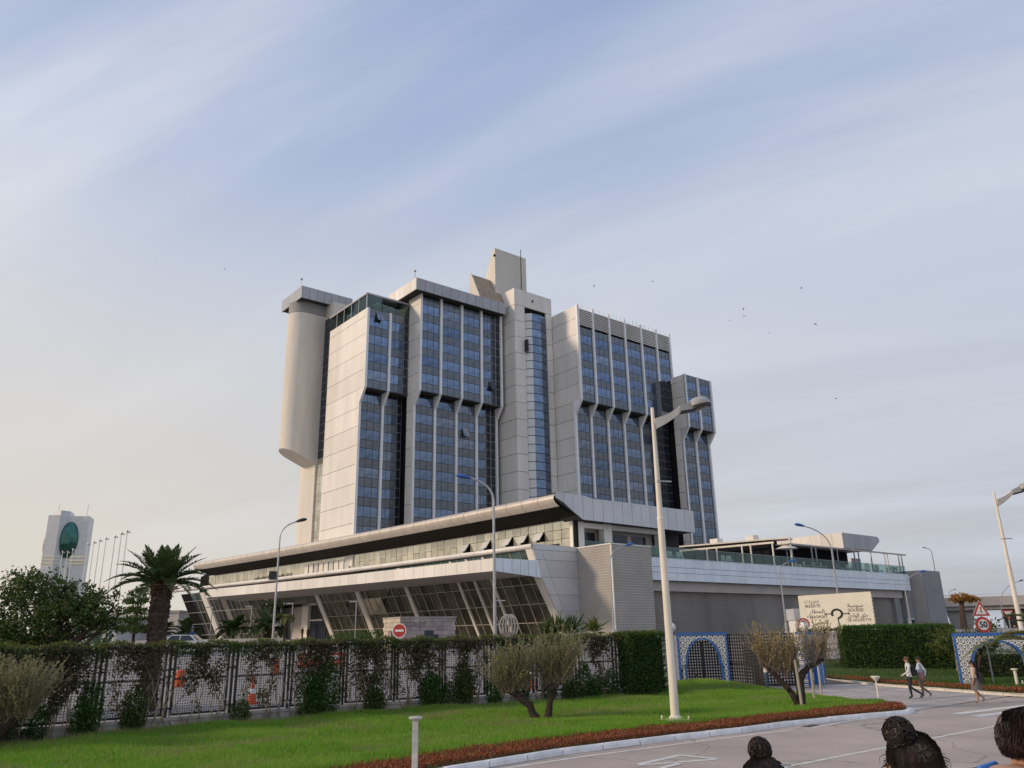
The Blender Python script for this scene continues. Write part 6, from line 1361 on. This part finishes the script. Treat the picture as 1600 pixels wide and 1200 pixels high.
def zone_std(tr, hand=1.5):
    def z(c):
        if c.z > 1.49: return 2
        if c.z > .93 and not (abs(c.y) > .17 and c.z < .95): return 0
        return 1 if c.z > .10 else 3
    return z
walkL = {'armR': ((-.16, -.27, 1.15), (.02, -.27, .93)), 'armL': ((.10, .27, 1.14), (.30, .22, 1.02)), 'legR': ((.03, -.10, .50), (-.02, -.10, .09), (.13, -.11, .035)), 'legL': ((.06, .09, .50), (-.40, .09, .20), (-.30, .09, .06))}
walkR = {'armR': ((.08, -.26, 1.14), (.25, -.2, .98)), 'armL': ((-.14, .26, 1.14), (-.06, .27, .90)), 'legR': ((.08, -.09, .50), (-.34, -.09, .17), (-.24, -.09, .05)), 'legL': ((.05, .09, .50), (.06, .09, .09), (.2, .1, .035))}
pm = person((17.75, 38.4, .03), rad(172), 'man in white shirt and dark trousers with a black backpack, walking left along the path', walkL, [shirt_w, trs_n, skin_m, shoe], zone_std(0), hair_b, 0, 1.78)
person((18.45, 38.75, .03), rad(172), 'companion in pale shirt and khaki trousers walking beside the man with the backpack', walkR, [shirt_l, trs_g, skin_m, shoe_w], zone_std(0), hair_d, 0, 1.76)
def backpack(loc, rot, lab, s=1.0, col=(.018, .02, .024)):
    t = label(empty('backpack', loc, rot), lab, 'backpack'); m_ = pmat('pack_fabric', col, .75, 0, .2, 8)
    bm = bmesh.new(); bmesh.ops.create_cube(bm, size=1)
    for v in bm.verts: v.co = Vector((v.co.x * .18 * s * (1.1 if v.co.z < 0 else .75), v.co.y * .30 * s, v.co.z * .46 * s))
    bmesh.ops.bevel(bm, geom=bm.edges[:], offset=.05 * s, segments=3); me = bpy.data.meshes.new('pack'); bm.to_mesh(me); bm.free(); me.materials.append(m_); link('pack', me, t)
    MB().box(-.15 * s, -.085 * s, -.10 * s, .10 * s, -.18 * s, .02 * s).build('front_pocket', m_, t)
    for sd in (-1, 1): MB().tube([(.07 * s, sd * .1 * s, .2 * s), (.17 * s, sd * .115 * s, .26 * s), (.30 * s, sd * .12 * s, .12 * s), (.28 * s, sd * .13 * s, -.1 * s), (.08 * s, sd * .12 * s, -.18 * s)], .018 * s, 6).build('strap', m_, t, smooth=True)
    return t
ra = rad(172)
def off_(loc, dx, dy, dz, r): return (loc[0] + dx * math.cos(r) - dy * math.sin(r), loc[1] + dx * math.sin(r) + dy * math.cos(r), loc[2] + dz)
backpack(off_((17.75, 38.4, .03), -.19, 0, 1.22, ra), ra, 'black backpack worn by the man in the white shirt')
hb_ = MB().ball((18.3, 38.45, .98), (.16, .10, .2), 12, 8).build('shoulder_bag', pink, smooth=True); label(hb_, 'dusty pink bag carried at hip height between the two walking men', 'bag')
def zone_sk(c):
    if c.z > 1.46 or c.z < .50: return 3 if c.z < .06 else 2
    if abs(c.y) > .165: return 2
    return 0 if c.z > .98 else 2
ww = {'armR': ((.02, -.23, 1.15), (.08, -.2, .88)), 'armL': ((.06, .22, 1.14), (.14, .2, .88)), 'legR': ((.05, -.07, .5), (-.26, -.07, .20), (-.20, -.07, .05)), 'legL': ((.06, .07, .5), (.02, .07, .08), (.15, .07, .03))}
wl = (19.25, 35.75, .03); wr_ = rad(166)
pw = person(wl, wr_, 'woman in pale sleeveless top and grey skirt stepping onto the path', ww, [top_w, skirt_m, skin_m, shoe], zone_sk, hair_d, .25, 1.66, True)
MB().lathe([(.135, 1.0), (.17, .86), (.185, .68), (.20, .50), (.19, .50)], 18).build('skirt', skirt_m, pw, smooth=True)
backpack(off_(wl, -.2, .02, 1.0, wr_), wr_, 'black shoulder pack on the back of the woman in the grey skirt', .85)
gp = person((12.5, 42.6, .2), rad(-8), 'person in pale top and blue jeans leaning forward by the gate, behind the forked tree', {'armR': ((.18, -.23, 1.12), (.36, -.16, .95)), 'armL': ((.18, .23, 1.12), (.38, .18, .95)), 'legR': ((.0, -.09, .5), (-.06, -.09, .09), (.08, -.1, .03)), 'legL': ((.08, .09, .5), (.05, .09, .09), (.18, .1, .03))}, [top_w, jeans, skin_m, shoe], zone_std(0), hair_d, 0, 1.68)
st_ = label(empty('pushchair', (13.15, 42.55, .15)), 'dark folding pushchair held by the person at the gate', 'pushchair')
MB().tube([(-.22, -.2, .95), (.1, -.2, .3)], .018, 6).tube([(-.22, .2, .95), (.1, .2, .3)], .018, 6).tube([(-.22, -.2, .95), (-.22, .2, .95)], .02, 6).tube([(.05, -.2, .55), (.4, -.2, .08)], .018, 6).tube([(.05, .2, .55), (.4, .2, .08)], .018, 6).build('frame', M['black'], st_); MB().add([(-.05, -.19, .62), (-.05, .19, .62), (.25, .19, .42), (.25, -.19, .42), (-.05, -.19, .58), (-.05, .19, .58), (.25, .19, .38), (.25, -.19, .38)], [(0, 1, 2, 3), (7, 6, 5, 4), (0, 4, 5, 1), (1, 5, 6, 2), (2, 6, 7, 3), (3, 7, 4, 0)]).build('seat', trs_n, st_)
for x in (.1, .4):
    for y in (-.2, .2): w = MB().lathe([(.08, -.015), (.08, .015)], 12).build('wheel', M['black'], st_, loc=(x, y, .08)); w.rotation_euler = (math.pi / 2, 0, 0)
stand = {'armR': ((.02, -.25, 1.14), (.08, -.25, .88)), 'armL': ((.02, .25, 1.14), (.08, .25, .88)), 'legR': ((.02, -.1, .5), (0, -.1, .09), (.13, -.11, .03)), 'legL': ((.02, .1, .5), (0, .1, .09), (.13, .11, .03))}
cols = [(shirt_l, trs_n), (pmat('dark_suit', (.02, .02, .022), .8), trs_n), (pmat('dark_suit_b', (.03, .028, .03), .8), trs_n), (pmat('brown_coat', (.05, .035, .028), .8), trs_g)]
def ent(p, q): return hp_(p + off(q), q, 3.3)
for i, (p, q, lab) in enumerate(((-4.2, 74.5, 'person in pale blue shirt standing at the hotel door'), (-4.0, 72.6, 'person in dark clothes standing in the doorway of the hotel'), (-5.5, 70.0, 'person in dark suit standing at the edge of the hotel door'), (-8.5, 66.5, 'person in dark coat standing right of the hotel door on the terrace edge'))):
    person(tuple(ent(p, q)), rad(200 + i * 40), lab, stand, [cols[i][0], cols[i][1], skin_m, shoe], zone_std(0), hair_d, 0, 1.74)
bp_ = person((-33.5 + 4.0, 75.5 + 0, zg(75.5)), rad(-60), 'person in a blue shirt standing beside the white hatchback', stand, [pmat('blue_shirt', (.03, .06, .22), .8), trs_n, skin_m, shoe], zone_std(0), hair_d, 0, 1.72)

# three onlookers close to the camera, seen from behind
def strands(mb, c, r, n, fn, rr=(.0028, .0022, .001)):
    for k in range(n):
        pts = fn(k)
        mb.tube(pts, list(np.linspace(rr[0], rr[2], len(pts))), 3, cap=False)
def onlooker(loc, rot, lab, top_mat, bun=None, hairstyle='bun', hunch=0.):
    """full height figure; origin at the feet, +x is forward"""
    t = label(empty('person', loc, rot), lab, 'person')
    J = [((0, 0, .94), (.16, .11)), ((.01, 0, 1.12), (.13, .095)), ((.0, 0, 1.28), (.15, .10)), ((-.01, 0, 1.375), (.105, .075)), ((.0, 0, 1.45), (.052, .052)), ((.02, 0, 1.53), (.068, .074)), ((.03, 0, 1.60), (.072, .092)), ((.02, 0, 1.665), (.04, .055))]; E = [(i, i + 1) for i in range(7)]
    for sd in (-1, 1):
        k = len(J); el, wr = (.03, sd * .23, 1.08), (.18, sd * .16, .92)
        J += [((-.01, sd * .165, 1.365), (.05, .052)), (el, (.04, .042)), (wr, (.027, .03)), ((.24, sd * .13, .88), (.034, .018))]; E += [(3, k), (k, k + 1), (k + 1, k + 2), (k + 2, k + 3)]
        k = len(J); J += [((0, sd * .085, .87), (.09, .09)), ((.01, sd * .085, .48), (.06, .062)), ((-.01, sd * .085, .08), (.038, .04)), ((.12, sd * .09, .03), (.032, .028))]; E += [(0, k), (k, k + 1), (k + 1, k + 2), (k + 2, k + 3)]
    if hunch: J = [((p[0] - hunch * np.interp(p[2], [1.1, 1.36, 1.52], [.15, 1, .2]), p[1] * (1 if abs(p[1]) < .1 else 1.05), p[2] + hunch * .95 * np.interp(p[2], [1.1, 1.36, 1.52], [.1, 1, .2])), r) if p[2] > 1.1 else (p, r) for p, r in J]
    me = skinmesh(J, E, 3)
    for m in (top_mat, trs_n, skin_m, shoe): me.materials.append(m)
    bare = hairstyle == 'bob'
    for p in me.polygons:
        c = p.center; p.use_smooth = True
        p.material_index = 2 if c.z > (1.30 if bare else 1.40) else (2 if abs(c.y) > .19 and c.z < 1.2 else (0 if c.z > .92 else (1 if c.z > .07 else 3)))
    mb = MB()
    for sd in (-1, 1):
        ear = (.03, sd * .086, 1.575); mb.ball(ear, (.022, .012, .034), 12, 8); mb.tube([(.04, sd * .094, 1.60), (.02, sd * .10, 1.605), (.008, sd * .1, 1.58), (.018, sd * .096, 1.55), (.03, sd * .092, 1.545)], .006, 6)
        for k in range(4): b = Vector((.27, sd * (.13 - k * .004), .885 + (k - 1.5) * .017)); mb.tube([b - Vector((.02, 0, 0)), b + Vector((.035, -sd * .02, 0)), b + Vector((.04, -sd * .05, -.005))], [.009, .0085, .006], 5)
        b = Vector((.235, sd * .13, .905)); mb.tube([b, b + Vector((.02, -sd * .02, .03)), b + Vector((.045, -sd * .03, .035))], [.0105, .009, .007], 5)
        mb.ball((.112, sd * .032, 1.605), (.01, .014, .009), 8, 6)
    mb.tube([(.108, 0, 1.60), (.136, 0, 1.565), (.118, 0, 1.552)], [.009, .013, .011], 6); mb.tube([(.108, -.024, 1.525), (.116, 0, 1.527), (.108, .024, 1.525)], [.004, .008, .004], 6)
    add_to(me, mb, 2); link('body', me, t)
    hc = Vector((.012, 0, 1.612)); hr = (.112, .094, .102)
    hm = MB(); nst = 2600
    def onhead(th, ph, k=1.0):  # th from crown, ph around from the back
        return hc + Vector((-hr[0] * math.sin(th) * math.cos(ph), hr[1] * math.sin(th) * math.sin(ph), hr[2] * math.cos(th))) * k
    cap = MB(); n = 28; m = 14; vs = []
    low = lambda ph: (1.95 if hairstyle == 'bob' else 1.82) - .62 * max(0, -math.cos(ph)) ** .6 - .25 * abs(math.sin(ph)) ** 4
    for i in range(m + 1):
        for k in range(n): ph = 2 * math.pi * k / n; vs.append(onhead(low(ph) * i / m + .001, ph, 1.0 + .02 * math.sin(k * 3 + i)))
    cap.add(vs, [(i * n + k, i * n + (k + 1) % n, (i + 1) * n + (k + 1) % n, (i + 1) * n + k) for i in range(m) for k in range(n)]); h_ = cap.build('hair', hair_d, t, smooth=True)
    if hairstyle != 'bob':
        B = Vector(bun)
        for k in range(nst):   # swept up to the knot
            ph = rng.uniform(0, 2 * math.pi); th0 = low(ph) * rng.uniform(.25, 1.0); a = onhead(th0, ph, 1.015); pts = [a]
            for f in (.3, .6, .85, 1.0):
                q = a.lerp(B, f); d = q - hc; kk = (d.x / hr[0]) ** 2 + (d.y / hr[1]) ** 2 + (d.z / hr[2]) ** 2
                q = hc + d / math.sqrt(kk) * (1.03 + .05 * rng.uniform()) if kk < 1.06 else q; pts.append(q + Vector(rng.normal(0, .003, 3)))
            hm.tube(pts, [.0016, .002, .002, .0016, .0009], 3, cap=False)
        R0 = .052 if hairstyle == 'bun' else .043
        for k in range(700):    # the knot: loops of hair wound round each other, a few flying loose
            ax = Vector(rng.normal(size=3)).normalized(); u = ax.orthogonal().normalized(); v = ax.cross(u); r = R0 * rng.uniform(.72, 1.08); a0 = rng.uniform(0, 6.28); ln = rng.uniform(1.2, 3.4)
            hm.tube([B + (u * math.cos(a0 + ln * f) + v * math.sin(a0 + ln * f)) * r * (1 + (.10 if k % 9 == 0 else 0) * f) + ax * rng.normal(0, .006) for f in np.linspace(0, 1, 7)], [.0012, .0022, .0026, .0026, .0022, .0016, .0008], 3, cap=False)
        MB().ball(tuple(B), R0 * .9, 14, 10).build('hair_knot', hair_d, t, smooth=True)
        for k in range(30):     # loose wisps
            ph = rng.uniform(-1.7, 1.7); a = onhead(low(ph) * rng.uniform(.8, 1.02), ph, 1.02); d = (a - hc).normalized(); L_ = rng.uniform(.015, .045)
            hm.tube([a, a + d * L_ * .4 + Vector((0, 0, -.01)), a + d * L_ * .7 + Vector((0, 0, -L_ * .5)), a + d * L_ * .6 + Vector((rng.normal(0, .01), rng.normal(0, .01), -L_ * 1.1))], [.0016, .0014, .001, .0004], 3, cap=False)
    else:
        for k in range(4200):
            ph = rng.uniform(-2.2, 2.2); th = rng.uniform(.03, 1.6); a = onhead(th, ph, 1.02); pts = [a]; top = rng.uniform(1.75, 2.12) - .25 * abs(math.sin(ph)) ** 4 - .3 * max(0, -math.cos(ph))
            for f in (.33, .66, 1.): pts.append(onhead(th + (max(top, th + .1) - th) * f, ph + .12 * f, 1.035 + .03 * f) + Vector(rng.normal(0, .003, 3)))
            hm.tube(pts, [.0016, .002, .0018, .0006], 3, cap=False)
    hm.build('hair_strands', hair_d, t)
    return t
Z0 = .9
def head_at(px_, py_, pz_, lab, rot, mat, bun, style='bun'):
    return onlooker((px_, py_, Z0), rot, lab, mat, bun, style)
top_k = pmat('black_top', (.02, .02, .022), .85); top_b = pmat('white_top_near', (.62, .62, .62), .85, 0, .05, 8); 
o1 = onlooker((1.43, 3.15, .925), rad(72), 'onlooker with black hair in a messy high knot, nearest the middle, seen from behind', top_k, (-.045, .045, 1.72))
o2 = onlooker((.98, 3.5, .80), rad(85), 'onlooker low in the frame with hair in a small top knot and a clip', top_k, (.0, .01, 1.752), 'smallbun')
MB().box(-.012, .045, -.006, .006, -.004, .004).build('hair_clip', M['alu'], o2, loc=(-.02, -.06, 1.695), rotz=rad(-70))
o3 = onlooker((1.77, 3.0, 1.02), rad(18), 'onlooker with short dark bobbed hair and a blue strap at the right edge', top_b, None, 'bob', .10)
stp = MB()
for sd in (-1, 1): stp.tube([(-.20, sd * .08, 1.33), (-.195, sd * .085, 1.43), (-.15, sd * .09, 1.515), (-.08, sd * .095, 1.525), (.0, sd * .09, 1.45), (.04, sd * .08, 1.33)], .013, 8)
stp.build('blue_straps', pmat('blue_strap', (.04, .18, .55), .5), o3, smooth=True)

# ------------------------------------------------------------------ birds
bird = MB(); bird.tube([(-.12, 0, 0), (-.05, 0, .01), (.06, 0, .01), (.12, 0, 0)], [.01, .03, .03, .01], 6)
for s in (-1, 1): bird.add([(.05, s * .02, .02), (-.04, s * .02, .02), (-.05, s * .16, .07), (-.09, s * .33, .03), (.02, s * .2, .08)], [(0, 1, 2, 4), (4, 2, 3)])
bird.add([(-.11, -.015, 0), (-.11, .015, 0), (-.2, .04, 0), (-.2, -.04, 0)], [(0, 1, 2, 3)]); bme = bird.mesh('bird', M['black'])
def at(u, v, y): d = Fv * 1240 + Rv * (u - 800) - Uv * (v - 600); return Vector((0, 0, EYE)) + d * (y / d.y)
for i, (u, v, y, lab) in enumerate(((928, 447, 95, 'tiny bird just left of and above the tall right wing'), (1020, 440, 120, 'faint bird high above the middle of the right wing'), (1162, 483, 100, 'upper bird of the close trio right of the tower'), (1163, 494, 100, 'lowest bird of the close trio right of the tower'), (1140, 501, 120, 'left bird of the close trio right of the tower'), (1274, 507, 90, 'dark bird furthest right among the upper birds'), (1252, 450, 100, 'highest bird at the right of the sky'), (1306, 623, 90, 'lone bird low in the right of the sky'), (1202, 520, 125, 'faint bird midway between the trio and the right hand birds'), (351, 420, 140, 'only bird in the left half of the sky'))):
    o = link('bird', bme, None, at(u, v, y), rng.uniform(0, 6.28)); o.rotation_euler = (rng.uniform(-.5, .5), rng.uniform(-.3, .3), rng.uniform(0, 6.28)); label(o, lab, 'bird', 'birds circling near the hotel')

dr_ = MB().box(-.35, .35, -.12, .12, 0, .012).build('drain_grate', M['black'], loc=(9.75, 28.75, .004), rotz=rad(40)); label(dr_, 'dark drain grate in the gutter where the kerb bends', 'drain')
